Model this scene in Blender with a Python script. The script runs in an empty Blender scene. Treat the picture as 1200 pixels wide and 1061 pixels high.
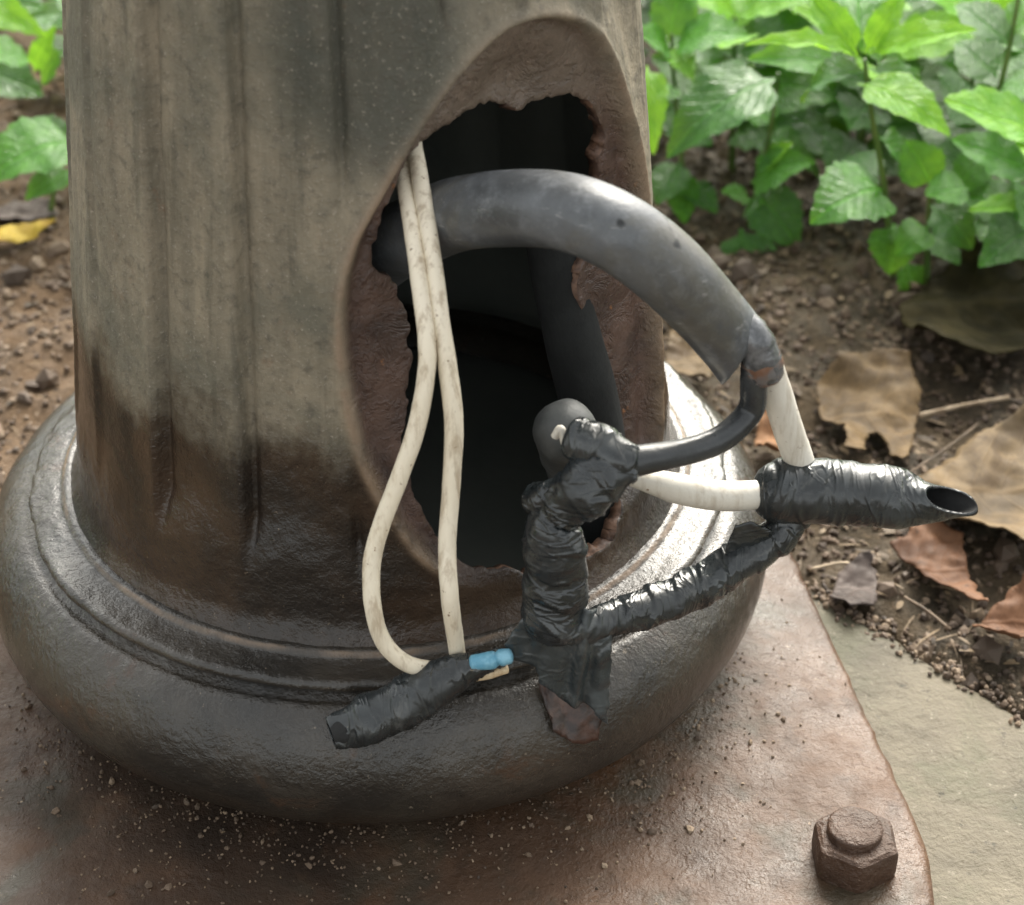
import bpy, bmesh, math, random
import numpy as np
from mathutils import Vector, Matrix, noise

random.seed(7)
S = 0.001                      # the place is measured in millimetres
scene = bpy.context.scene
COL = scene.collection

# ------------------------------------------------------------------ camera, sky, sun, exposure
cam_d = bpy.data.cameras.new('camera')
cam = bpy.data.objects.new('camera', cam_d)
COL.objects.link(cam)
cam.location = (0.045675, -0.536627, 0.446199)
cam.rotation_euler = (math.radians(90 - 34.8), 0, 0)
cam_d.sensor_width = 36
cam_d.lens = 67.5
cam_d.clip_start = 0.02
cam_d.clip_end = 200
cam_d.dof.use_dof = True
cam_d.dof.focus_distance = 0.575
cam_d.dof.aperture_fstop = 15
scene.camera = cam

SUN_EL, SUN_AZ = 43, 15        # the sun stands behind the post, to the right (azimuth clockwise from +Y)
world = bpy.data.worlds.new('World')
scene.world = world
world.use_nodes = True
wn = world.node_tree
bg = wn.nodes['Background']
sky = wn.nodes.new('ShaderNodeTexSky')
sky.sky_type = 'NISHITA'
sky.sun_disc = False
sky.sun_elevation = math.radians(SUN_EL)
sky.sun_rotation = math.radians(SUN_AZ)
sky.air_density = 1.0
sky.dust_density = 4.0
sky.ozone_density = 1.0
hs = wn.nodes.new('ShaderNodeHueSaturation')     # overcast: the blue is washed out
hs.inputs['Saturation'].default_value = 0.22
wn.links.new(sky.outputs[0], hs.inputs['Color'])
wt = wn.nodes.new('ShaderNodeMix')                  # light that came through a leaf canopy
wt.data_type = 'RGBA'
wt.blend_type = 'MULTIPLY'
wt.inputs[0].default_value = 1.0
wt.inputs[7].default_value = (1.0, .985, .92, 1.0)
wn.links.new(hs.outputs[0], wt.inputs[6])
wn.links.new(wt.outputs[2], bg.inputs[0])
bg.inputs[1].default_value = 0.13
sun_d = bpy.data.lights.new('sun', 'SUN')
sun_d.energy = 1.3
sun_d.angle = math.radians(30)
sun_d.color = (1.0, 0.94, 0.84)
sun = bpy.data.objects.new('sun', sun_d)
COL.objects.link(sun)
_sd = Vector((math.sin(math.radians(SUN_AZ)) * math.cos(math.radians(SUN_EL)),
              math.cos(math.radians(SUN_AZ)) * math.cos(math.radians(SUN_EL)), math.sin(math.radians(SUN_EL))))
sun.rotation_euler = _sd.to_track_quat('Z', 'Y').to_euler()
scene.view_settings.view_transform = 'Standard'
scene.view_settings.look = 'None'
scene.view_settings.exposure = 1.9
scene.view_settings.gamma = 1.0
scene.view_settings.use_curve_mapping = False

# ------------------------------------------------------------------ measured coordinates, millimetres
OUTER = [(21.11, 88.1), (15.2, 96.4), (12.35, 101.6), (8.21, 112.7), (4.84, 124.4), (2.24, 137.1), (0.43, 152.0), (-0.4, 165.1), (-0.5, 178.0), (0.59, 190.5), (3.3, 202.7), (7.33, 213.2), (11.39, 223.3), (15.0, 231.6), (19.67, 240.3), (23.92, 246.5), (29.19, 251.9), (34.71, 254.7), (41.6, 254.3), (49.3, 250.0), (55.55, 242.9), (60.47, 232.4), (64.91, 218.6), (69.07, 205.6), (71.79, 191.7), (73.96, 174.7), (75.5, 156.1), (75.62, 138.1), (72.0, 100.0), (66.0, 86.0), (50.0, 80.0)]
HOLE = [(16.1, 224.6), (19.92, 227.2), (23.19, 227.5), (26.56, 227.8), (30.03, 227.8), (35.12, 227.8), (39.79, 225.4), (43.76, 222.6), (46.48, 224.3), (50.79, 223.8), (54.18, 224.9), (59.16, 220.2), (62.66, 212.7), (65.03, 206.7), (62.97, 200.6), (63.56, 194.4), (63.49, 186.1), (61.49, 175.0), (57.62, 169.3), (55.53, 164.2), (55.99, 157.8), (57.44, 150.8), (59.09, 145.2), (62.61, 141.4), (62.96, 132.2), (61.15, 121.6), (59.23, 107.8), (55.67, 92.1), (50.66, 83.9), (38.55, 84.1), (31.54, 87.2), (26.82, 92.2), (23.74, 92.2), (18.97, 95.9), (15.14, 103.7), (13.03, 111.3), (11.27, 119.1), (9.91, 129.0), (9.33, 137.2), (11.06, 144.6), (11.12, 151.9), (13.1, 161.2), (11.22, 165.2), (12.85, 168.9), (10.68, 179.3), (8.92, 186.9), (5.7, 190.7), (5.57, 197.0), (8.1, 207.3), (11.05, 214.0), (12.26, 219.1)]
D = {'black_core': [(109.9, -103.0, 178.0, 3.4), (110.2, -104.0, 169.3, 3.7), (110.4, -103.0, 159.0, 3.7), (103.3, -108.0, 153.8, 3.7), (95.0, -112.0, 152.3, 3.7),
                (85.6, -116.0, 152.6, 3.9), (76.3, -119.0, 152.5, 4.3), (71.0, -121.0, 151.4, 4.1)],
 'blue': [(34.4, -127.0, 89.5, 2.2), (38.5, -127.0, 90.1, 2.5), (40.6, -127.0, 90.7, 2.5), (41.6, -127.0, 91.0, 1.9), (42.6, -127.0, 91.4, 2.5),
          (45.2, -127.0, 92.0, 2.2)],
 'branch': [(127.3, -95.0, 118.6, 4.6), (122.9, -97.0, 112.8, 5.2), (116.8, -99.0, 108.4, 5.2), (109.9, -102.0, 105.5, 5.8), (100.9, -105.0, 100.4, 5.6),
            (89.6, -110.0, 98.1, 5.6), (78.3, -116.0, 98.1, 5.1), (68.4, -122.0, 99.3, 4.1), (61.8, -126.0, 100.8, 3.8)],
 'branch_flap': [(106.2, -104.0, 106.4), (106.6, -105.0, 114.0), (108.5, -105.0, 121.2), (112.9, -104.0, 121.7), (119.5, -102.0, 117.2), (121.8, -100.0, 112.0),
                 (115.6, -101.0, 106.3)],
 'bundle': [(77.0, -119.0, 152.8, 4.6), (71.1, -120.0, 150.4, 7.0), (65.0, -121.0, 145.8, 7.6), (60.3, -121.0, 140.4, 6.6), (57.7, -121.0, 136.2, 6.2),
            (56.8, -122.0, 132.3, 7.7), (57.1, -122.0, 125.6, 8.7), (57.9, -122.0, 119.7, 8.1), (57.7, -122.0, 113.7, 9.0), (57.1, -122.0, 107.3, 8.8),
            (56.6, -122.0, 102.4, 9.5), (56.5, -122.0, 98.4, 8.5)],
 'bundle_knob': [(51.3, -114.0, 136.7, 4.0), (54.9, -117.0, 138.4, 5.1), (60.6, -120.0, 140.6, 5.5)],
 'bundle_top': [(61.7, -112.0, 156.2, 5.5), (68.5, -115.0, 154.7, 6.4), (74.1, -118.0, 153.4, 5.4), (78.7, -118.0, 151.8, 4.1)],
 'dead': [('tan dead leaf with two torn notches, behind the white wire', 1,
           [(174.9, 149.1, 6.0), (186.5, 159.9, 6.0), (202.0, 165.4, 6.0), (214.9, 161.2, 6.0), (216.7, 137.8, 6.0), (210.2, 112.3, 6.0), (201.2, 88.1, 6.0),
            (199.2, 92.3, 6.0), (198.3, 108.0, 6.0), (194.6, 115.4, 6.0), (189.3, 108.0, 6.0), (185.6, 88.1, 6.0), (176.4, 88.1, 6.0), (181.0, 103.1, 6.0),
            (180.3, 115.4, 6.0), (173.9, 128.1, 6.0)],
           0.25),
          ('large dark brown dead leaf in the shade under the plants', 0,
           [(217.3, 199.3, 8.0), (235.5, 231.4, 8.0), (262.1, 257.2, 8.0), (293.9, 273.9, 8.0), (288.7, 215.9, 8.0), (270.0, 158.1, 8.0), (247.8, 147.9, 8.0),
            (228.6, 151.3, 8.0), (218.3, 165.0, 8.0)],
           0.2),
          ('big tan dead leaf behind the open end of the black sleeve', 2,
           [(198.3, 68.0, 8.0), (214.7, 85.3, 8.0), (235.6, 105.1, 8.0), (261.1, 118.7, 8.0), (263.4, 76.5, 8.0), (245.4, 27.5, 8.0), (228.8, 31.6, 8.0),
            (214.3, 39.0, 8.0), (203.2, 48.6, 8.0)],
           0.25),
          ('red brown dead leaf on the soil below the black sleeve', 3,
           [(188.6, 36.6, 5.0), (203.5, 48.3, 5.0), (215.1, 40.8, 5.0), (214.2, 20.1, 5.0), (216.1, -3.6, 5.0), (207.1, 7.1, 5.0), (198.2, 18.5, 5.0)], 0.3),
          ('curled pinkish brown dead leaf at the right edge near the concrete', 3,
           [(207.9, -16.6, 6.0), (217.4, -2.4, 6.0), (237.5, 12.3, 6.0), (234.6, -14.2, 6.0), (220.4, -24.4, 6.0), (210.1, -23.5, 6.0)], 0.7),
          ('small grey purple dead leaf beside the concrete edge', 4,
           [(161.9, 7.3, 4.0), (167.5, 23.4, 4.0), (179.0, 30.0, 4.0), (180.2, 17.3, 4.0), (176.5, 1.5, 4.0), (167.3, -0.4, 4.0)], 0.3),
          ('small orange brown curled dead leaf beside the base ring', 5,
           [(143.6, 100.2, 8.0), (147.3, 118.7, 8.0), (155.8, 126.3, 8.0), (158.8, 112.5, 8.0), (153.9, 91.2, 8.0), (146.4, 85.3, 8.0)], 0.6),
          ('tan dead leaf half hidden behind the thick grey cable', 2,
           [(110.1, 155.3, 14.0), (114.7, 179.8, 14.0), (124.6, 183.4, 14.0), (131.4, 162.2, 14.0), (128.3, 138.6, 14.0), (117.1, 141.9, 14.0)], 0.4),
          ('yellow fallen leaf on the soil left of the post', 6,
           [(-206.6, 275.3, 10.0), (-191.5, 280.5, 10.0), (-173.0, 282.2, 10.0), (-181.2, 270.2, 10.0), (-194.8, 258.5, 10.0), (-204.8, 258.5, 10.0)], 0.25),
          ('faded grey brown dead leaf above the yellow one, left of the post', 4,
           [(-212.7, 300.1, 7.0), (-200.1, 309.1, 7.0), (-180.8, 307.3, 7.0), (-173.9, 293.1, 7.0), (-189.7, 289.6, 7.0), (-205.8, 287.8, 7.0)], 0.2)],
 'flap': [(63.6, -125.0, 111.0), (73.4, -122.0, 99.9), (73.8, -124.0, 90.7), (73.3, -126.0, 81.2), (73.2, -127.0, 66.5), (67.6, -129.0, 73.6), (61.4, -129.0, 76.8),
          (53.4, -129.0, 83.9), (52.4, -129.0, 89.6), (45.7, -126.0, 89.2), (43.3, -124.0, 93.8), (48.5, -123.0, 103.2), (55.1, -126.0, 112.4)],
 'inner_conduit': [(55.8, -30.0, 180.3, 7.6), (59.7, -36.0, 160.6, 8.2), (64.3, -40.0, 142.1, 8.8), (70.8, -44.0, 113.6, 9.5), (74.7, -44.0, 67.0, 9.9)],
 'plants': [{'label': 'tall bright serrated plant with a pale rosette of top leaves, right of the grey cable',
             'leaves': [(194.9, 235.0, 115.0, 141.5, 210.0, 131.7, 10.8, 2, 0.1), (198.3, 235.0, 117.3, 239.3, 220.0, 134.3, 15.8, 2, 0.15),
                        (196.9, 236.0, 117.6, 213.6, 251.0, 140.0, 12.4, 2, 0.1), (193.8, 236.0, 116.1, 172.5, 256.0, 137.3, 14.7, 2, 0.1),
                        (195.3, 240.0, 117.5, 197.7, 280.0, 133.8, 19.3, 1, 0.1), (194.8, 236.0, 102.7, 232.0, 211.0, 89.6, 22.7, 2, 0.3),
                        (199.9, 240.0, 108.9, 235.1, 270.0, 66.6, 19.0, 0, 0.2), (198.5, 240.0, 108.1, 178.2, 275.0, 77.0, 16.7, 0, 0.2),
                        (213.4, 242.0, 49.6, 178.0, 220.0, 44.0, 32.0, 1, 0.25), (208.7, 244.0, 74.7, 225.8, 254.0, 46.5, 19.2, 0, 0.2),
                        (220.2, 243.0, 31.8, 218.7, 233.0, 10.7, 20.3, 1, 0.25), (227.9, 243.0, 12.7, 230.0, 235.0, -9.6, 15.8, 1, 0.2),
                        (211.6, 246.0, 50.6, 200.7, 276.0, 48.6, 15.7, 0, 0.2)],
             'name': 'leafy_plant',
             'stem': [[(196.7, 235.0, 115.0), (205.2, 240.0, 80.7), (213.5, 243.0, 50.8), (224.4, 245.0, -2.1)]]},
            {'label': 'low plant with a broad dark leaf just right of the post edge',
             'leaves': [(169.3, 300.0, 77.7, 117.9, 275.0, 48.7, 32.6, 0, 0.25), (169.3, 300.0, 52.5, 155.6, 320.0, 61.0, 16.3, 1, 0.15),
                        (196.9, 290.0, 87.2, 152.5, 280.0, 95.6, 17.9, 1, 0.2), (165.4, 298.0, 31.1, 178.9, 293.0, 47.9, 13.8, 2, 0.1),
                        (160.7, 296.0, 25.3, 187.8, 281.0, 44.0, 21.1, 1, 0.2), (162.8, 294.0, 21.7, 183.3, 279.0, -0.3, 23.8, 0, 0.2),
                        (155.9, 285.0, 6.7, 163.3, 265.0, -21.6, 23.9, 0, 0.2), (161.6, 298.0, 15.1, 146.2, 293.0, 22.2, 11.5, 1, 0.15),
                        (158.5, 296.0, 9.2, 166.1, 286.0, 19.9, 10.7, 1, 0.15), (167.9, 302.0, 47.1, 197.0, 317.0, 17.0, 20.7, 0, 0.15)],
             'name': 'leafy_plant',
             'stem': [[(169.9, 300.0, 80.3), (168.9, 300.0, 56.9), (165.3, 300.0, 23.3), (160.3, 300.0, -11.8)]]},
            {'label': 'plant with a drooping wet leaf touching the upper right edge of the post',
             'leaves': [(108.4, 300.0, 83.7, 111.1, 270.0, 52.9, 18.2, 2, 0.2), (121.8, 330.0, 78.5, 103.7, 315.0, 93.4, 16.2, 1, 0.15),
                        (123.3, 330.0, 82.0, 157.0, 315.0, 92.6, 22.7, 1, 0.2), (121.4, 332.0, 82.0, 127.8, 352.0, 106.3, 20.5, 1, 0.15),
                        (122.6, 330.0, 80.7, 130.8, 305.0, 74.2, 13.8, 2, 0.15), (128.3, 322.0, 19.2, 130.3, 302.0, 0.4, 15.1, 1, 0.15),
                        (128.9, 322.0, 23.8, 116.5, 302.0, 10.7, 16.7, 0, 0.15), (130.4, 322.0, 12.1, 145.9, 302.0, 6.0, 14.3, 0, 0.15),
                        (127.4, 322.0, 37.6, 142.8, 312.0, 37.8, 14.9, 0, 0.15), (124.3, 330.0, 60.9, 111.5, 320.0, 56.5, 18.2, 1, 0.15)],
             'name': 'leafy_plant',
             'stem': [[(121.8, 330.0, 87.2), (124.2, 330.0, 63.1), (129.0, 325.0, 27.0), (135.5, 318.0, -26.6)]]},
            {'label': 'plant with slender stem at the far right edge of the picture',
             'leaves': [(266.1, 270.0, 87.6, 282.8, 255.0, 89.4, 19.1, 1, 0.15), (263.2, 262.0, 64.0, 285.2, 247.0, 62.8, 18.5, 1, 0.2),
                        (265.3, 275.0, 89.5, 248.3, 290.0, 99.6, 23.3, 0, 0.15), (265.7, 275.0, 70.7, 248.2, 290.0, 70.2, 22.1, 0, 0.15),
                        (264.9, 268.0, 54.7, 245.4, 253.0, 38.3, 15.7, 1, 0.2), (266.1, 272.0, 44.0, 238.4, 277.0, 50.3, 20.7, 0, 0.15),
                        (265.2, 268.0, 30.6, 279.1, 253.0, 22.9, 15.9, 0, 0.15), (267.5, 270.0, 112.1, 284.1, 275.0, 122.0, 22.7, 1, 0.15),
                        (267.5, 275.0, 105.9, 247.0, 295.0, 116.0, 19.2, 0, 0.15)],
             'name': 'leafy_plant',
             'stem': [[(268.2, 270.0, 129.9), (267.5, 270.0, 104.0), (265.8, 270.0, 70.9), (267.1, 270.0, 13.8)]]},
            {'label': 'short plant with heart shaped leaves between the tall bright plant and the right edge',
             'leaves': [(249.3, 232.0, 54.7, 228.6, 227.0, 54.7, 17.4, 1, 0.1), (233.3, 236.0, 54.3, 221.5, 246.0, 71.7, 19.0, 1, 0.15),
                        (233.5, 235.0, 45.5, 253.0, 225.0, 28.4, 19.9, 0, 0.2), (234.0, 235.0, 34.7, 218.8, 225.0, 24.9, 15.4, 1, 0.2),
                        (234.8, 235.0, 28.2, 248.3, 225.0, 20.5, 13.9, 0, 0.2), (278.4, 222.0, 53.1, 244.7, 212.0, 54.1, 11.2, 2, 0.05)],
             'name': 'leafy_plant',
             'stem': [[(232.1, 235.0, 56.1), (234.3, 237.0, 35.8), (238.3, 240.0, 0.8)]]},
            {'label': 'plant with a bright leaf at the upper left edge, behind the post',
             'leaves': [(-208.6, 330.0, 102.1, -174.4, 320.0, 89.6, 17.7, 2, 0.2), (-185.2, 330.0, 67.6, -172.5, 335.0, 89.4, 11.5, 2, 0.15),
                        (-209.7, 335.0, 76.4, -193.0, 355.0, 63.4, 16.7, 1, 0.15), (-202.9, 335.0, 93.7, -190.2, 345.0, 111.1, 16.3, 1, 0.15),
                        (-171.8, 340.0, 74.3, -186.0, 345.0, 54.3, 12.5, 1, 0.15)],
             'name': 'leafy_plant',
             'stem': [[(-208.9, 330.0, 100.0), (-211.7, 330.0, 69.8), (-218.2, 330.0, 15.2)]]},
            {'label': 'low plant with a broad glossy wet leaf left of the post',
             'leaves': [(-161.0, 300.0, 45.8, -200.5, 275.0, 35.9, 33.9, 1, 0.3), (-167.0, 302.0, 40.4, -192.7, 312.0, 46.8, 20.5, 0, 0.2),
                        (-164.7, 295.0, 32.6, -186.0, 283.0, 22.8, 16.3, 1, 0.2)],
             'name': 'leafy_plant',
             'stem': [[(-161.8, 300.0, 45.8), (-172.0, 302.0, 33.6), (-179.4, 300.0, 7.1)]]}],
 'rust': [(111.4, -104.0, 176.75, 5.408), (112.4, -104.0, 174.1, 5.408), (113.0, -103.0, 170.8, 5.2)],
 'rusty_strip': [(53.7, -110.6, 67.7), (59.6, -108.3, 67.3), (68.5, -109.7, 61.8), (72.5, -111.7, 55.1), (71.3, -114.5, 48.1), (63.9, -118.4, 50.3), (58.3, -119.3, 56.0),
                 (55.7, -116.9, 61.6)],
 'screen': [(104.6, -101.0, 185.8, 4.5), (107.8, -103.0, 183.3, 4.9), (110.4, -104.0, 179.4, 5.2), (112.4, -104.0, 174.1, 5.2), (113.0, -103.0, 170.8, 5.0)],
 'sheath': [(-3.8, -40.0, 161.4, 10.6), (6.3, -50.0, 176.4, 10.3), (17.0, -60.0, 189.3, 10.3), (30.7, -74.0, 202.9, 10.1), (45.7, -88.0, 212.2, 10.0),
            (59.8, -99.0, 216.7, 10.0), (72.7, -106.0, 214.6, 10.1), (85.0, -106.0, 204.5, 10.0), (95.8, -103.0, 191.1, 9.6), (103.7, -100.5, 179.9, 9.3),
            (106.5, -100.0, 175.6, 9.1)],
 'sleeve': [(116.6, -95.0, 127.6, 6.3), (119.5, -95.0, 126.7, 8.7), (125.7, -95.0, 126.1, 9.2), (135.2, -96.0, 126.3, 9.2), (144.5, -98.0, 126.8, 8.9),
            (153.8, -100.0, 127.4, 8.6), (161.8, -102.0, 127.9, 6.9), (168.6, -104.0, 129.1, 5.5)],
 'splice': [(43.3, -125.0, 89.9, 2.2), (37.3, -126.0, 88.3, 3.1), (31.2, -126.0, 86.0, 4.6), (23.9, -127.0, 81.5, 6.3), (16.5, -128.0, 76.6, 7.3),
            (9.7, -130.0, 73.8, 6.8), (4.9, -131.0, 71.8, 7.3), (0.7, -132.0, 70.4, 5.8), (-3.3, -133.5, 69.5, 5.3), (-5.7, -134.5, 69.2, 4.1)],
 'stub': [(69.6, -20.0, 68.3, 9.4), (65.2, -52.0, 104.7, 9.2), (61.6, -80.0, 134.4, 9.3), (61.0, -85.0, 139.8, 9.2)],
 'stubwire': [(57.3, -105.0, 151.4, 1.2), (58.9, -105.0, 154.0, 1.2), (60.1, -106.0, 149.9, 1.2)],
 'tan': [(33.1, -126.0, 83.2, 1.5), (38.4, -126.0, 84.5, 1.7), (44.2, -126.0, 86.4, 1.4)],
 'twigs': [('pale straight twig on the soil behind the tan leaf', [(215.0, 126.6, 4.0), (234.0, 131.3, 6.0), (254.2, 138.7, 5.0)], 1.1),
           ('thin dark twig lying slanted right of the notched leaf', [(199.6, 82.4, 3.0), (221.5, 101.5, 5.0), (237.3, 119.6, 4.0)], 0.6),
           ('short pale twig beside the grey purple leaf', [(156.1, 24.6, 3.0), (168.1, 27.5, 4.0), (174.5, 26.7, 3.0)], 0.7),
           ('long thin twig on the soil at the upper left, behind the post', [(-240.4, 424.5, 10.0), (-214.4, 435.6, 14.0), (-194.8, 453.7, 12.0)], 1.6),
           ('thin curved twig below the red brown leaf', [(189.2, 9.8, 2.0), (195.1, 0.0, 4.0), (201.3, -8.3, 3.0)], 0.6)],
 'white_branch': [(77.4, -107.0, 139.2, 2.1), (84.6, -105.0, 136.3, 3.8), (93.4, -102.0, 131.5, 4.8), (104.6, -99.0, 127.2, 4.8), (115.9, -96.0, 125.4, 4.6),
                  (123.3, -95.0, 125.8, 4.1)],
 'white_core': [(114.7, -97.0, 171.6, 3.5), (118.5, -95.0, 158.8, 4.2), (122.9, -93.0, 145.3, 4.3), (126.7, -92.0, 135.0, 4.3), (128.8, -92.0, 127.9, 4.1)],
 'wire_left': [(13.7, -58.0, 221.0, 2.3), (15.9, -66.0, 213.4, 2.3), (18.4, -80.0, 206.5, 2.3), (20.9, -93.0, 195.7, 2.3), (23.2, -104.0, 181.3, 2.4),
               (22.8, -108.0, 171.8, 2.4), (19.9, -112.0, 158.2, 2.5), (15.3, -115.0, 144.9, 2.5), (10.1, -118.0, 131.3, 2.5), (7.2, -121.0, 120.4, 2.5),
               (7.2, -125.0, 108.6, 2.4), (9.7, -126.0, 96.5, 2.4), (15.6, -125.5, 88.2, 2.4), (22.1, -122.5, 83.3, 2.4), (28.5, -120.0, 80.5, 2.2),
               (32.9, -118.0, 76.7, 2.0)],
 'wire_right': [(17.9, -58.0, 223.5, 2.3), (19.7, -66.0, 217.2, 2.3), (22.3, -79.0, 208.6, 2.4), (24.9, -91.0, 197.1, 2.4), (26.9, -100.0, 184.1, 2.5),
                (28.9, -106.0, 171.9, 2.6), (30.1, -110.0, 158.2, 2.6), (29.2, -114.0, 141.3, 2.5), (27.9, -119.0, 124.7, 2.5), (28.5, -124.0, 110.8, 2.5),
                (29.7, -121.0, 92.8, 2.4), (30.3, -119.0, 83.5, 2.3), (31.1, -117.0, 75.9, 2.2)]}

# ------------------------------------------------------------------ helpers
def smooth(a, b, x):
    t = min(1.0, max(0.0, (x - a) / (b - a))) if a != b else float(x > a)
    return t * t * (3 - 2 * t)

def sm_np(a, b, x):
    t = np.clip((x - a) / (b - a), 0, 1)
    return t * t * (3 - 2 * t)

def nz(x, y, z=0.0):
    return noise.noise((x, y, z))

def fbm(x, y, z=0.0, o=4):
    return noise.fractal((x, y, z), 1.0, 2.0, o)

def link(name, me, mat=None, parent=None, flat=False):
    o = bpy.data.objects.new(name, me)
    COL.objects.link(o)
    if mat is not None and not me.materials:
        for m in (mat if isinstance(mat, (list, tuple)) else [mat]):
            me.materials.append(m)
    if parent:
        o.parent = parent
    if not flat:
        me.polygons.foreach_set('use_smooth', [True] * len(me.polygons))
    return o

def tag(o, label, cat, group=None):
    o['label'] = label
    o['category'] = cat
    if group:
        o['group'] = group
    return o

def thing(name, loc, label, cat, group=None):
    o = bpy.data.objects.new(name, None)
    COL.objects.link(o)
    o.location = loc
    o.empty_display_size = 0.02
    return tag(o, label, cat, group)

def mesh(name, v, f):
    me = bpy.data.meshes.new(name)
    me.from_pydata(v, [], f)
    me.update()
    return me

class M:
    """small node-material builder"""
    def __init__(s, name):
        s.m = bpy.data.materials.new(name)
        s.m.use_nodes = True
        s.t = s.m.node_tree
        s.b = s.t.nodes['Principled BSDF']
        s.tc = s.t.nodes.new('ShaderNodeTexCoord')
        s._o = None
    def n(s, k, **kw):
        x = s.t.nodes.new(k)
        for a, v in kw.items():
            setattr(x, a, v)
        return x
    def put(s, val, sock):
        if hasattr(val, 'is_output'):
            s.t.links.new(val, sock)
        elif isinstance(val, (tuple, list)):
            v = tuple(val)
            sock.default_value = v + (1.0,) if len(v) == 3 and sock.type == 'RGBA' else v
        else:
            sock.default_value = val
    def obj(s):
        return s.tc.outputs['Object']
    def scaled(s, sc, src=None):
        mp = s.n('ShaderNodeMapping')
        s.put(src or s.obj(), mp.inputs[0])
        mp.inputs['Scale'].default_value = sc
        return mp.outputs[0]
    def noise(s, scale, detail=4, rough=.55, src=None, dist=0.0):
        x = s.n('ShaderNodeTexNoise')
        s.put(src or s.obj(), x.inputs['Vector'])
        x.inputs['Scale'].default_value = scale
        x.inputs['Detail'].default_value = detail
        x.inputs['Roughness'].default_value = rough
        x.inputs['Distortion'].default_value = dist
        return x.outputs['Fac']
    def vor(s, scale, src=None, feature='F1'):
        x = s.n('ShaderNodeTexVoronoi', feature=feature)
        s.put(src or s.obj(), x.inputs['Vector'])
        x.inputs['Scale'].default_value = scale
        return x
    def rng(s, v, a, b, c=0.0, d=1.0, kind='SMOOTHSTEP'):
        x = s.n('ShaderNodeMapRange', interpolation_type=kind)
        s.put(v, x.inputs[0])
        for i, k in enumerate((a, b, c, d)):
            x.inputs[i + 1].default_value = k
        return x.outputs[0]
    def math(s, op, a, b=0.0, c=0.0):
        x = s.n('ShaderNodeMath', operation=op)
        s.put(a, x.inputs[0]); s.put(b, x.inputs[1]); s.put(c, x.inputs[2])
        return x.outputs[0]
    def mix(s, f, a, b, blend='MIX'):
        x = s.n('ShaderNodeMix', data_type='RGBA', blend_type=blend)
        s.put(f, x.inputs[0]); s.put(a, x.inputs[6]); s.put(b, x.inputs[7])
        return x.outputs[2]
    def attr(s, name, out='Fac'):
        x = s.n('ShaderNodeAttribute', attribute_name=name)
        return x.outputs[out]
    def xyz(s, src=None):
        x = s.n('ShaderNodeSeparateXYZ')
        s.put(src or s.obj(), x.inputs[0])
        return x.outputs
    def bump(s, h, strength=.5, dist=.001, prev=None):
        x = s.n('ShaderNodeBump')
        s.put(h, x.inputs['Height'])
        x.inputs['Strength'].default_value = strength
        x.inputs['Distance'].default_value = dist
        if prev is not None:
            s.put(prev, x.inputs['Normal'])
        return x.outputs[0]
    def done(s, col, rough=.5, nrm=None, metal=0.0, spec=.5, coat=0.0, coat_r=.1):
        s.put(col, s.b.inputs['Base Color'])
        s.put(rough, s.b.inputs['Roughness'])
        s.put(metal, s.b.inputs['Metallic'])
        s.put(spec, s.b.inputs['Specular IOR Level'])
        s.put(coat, s.b.inputs['Coat Weight'])
        s.b.inputs['Coat Roughness'].default_value = coat_r
        if nrm is not None:
            s.put(nrm, s.b.inputs['Normal'])
            s.put(nrm, s.b.inputs['Coat Normal'])
        return s.m

# ------------------------------------------------------------------ materials
NICK = (0.0724, -0.1160, 0.2226)

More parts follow.
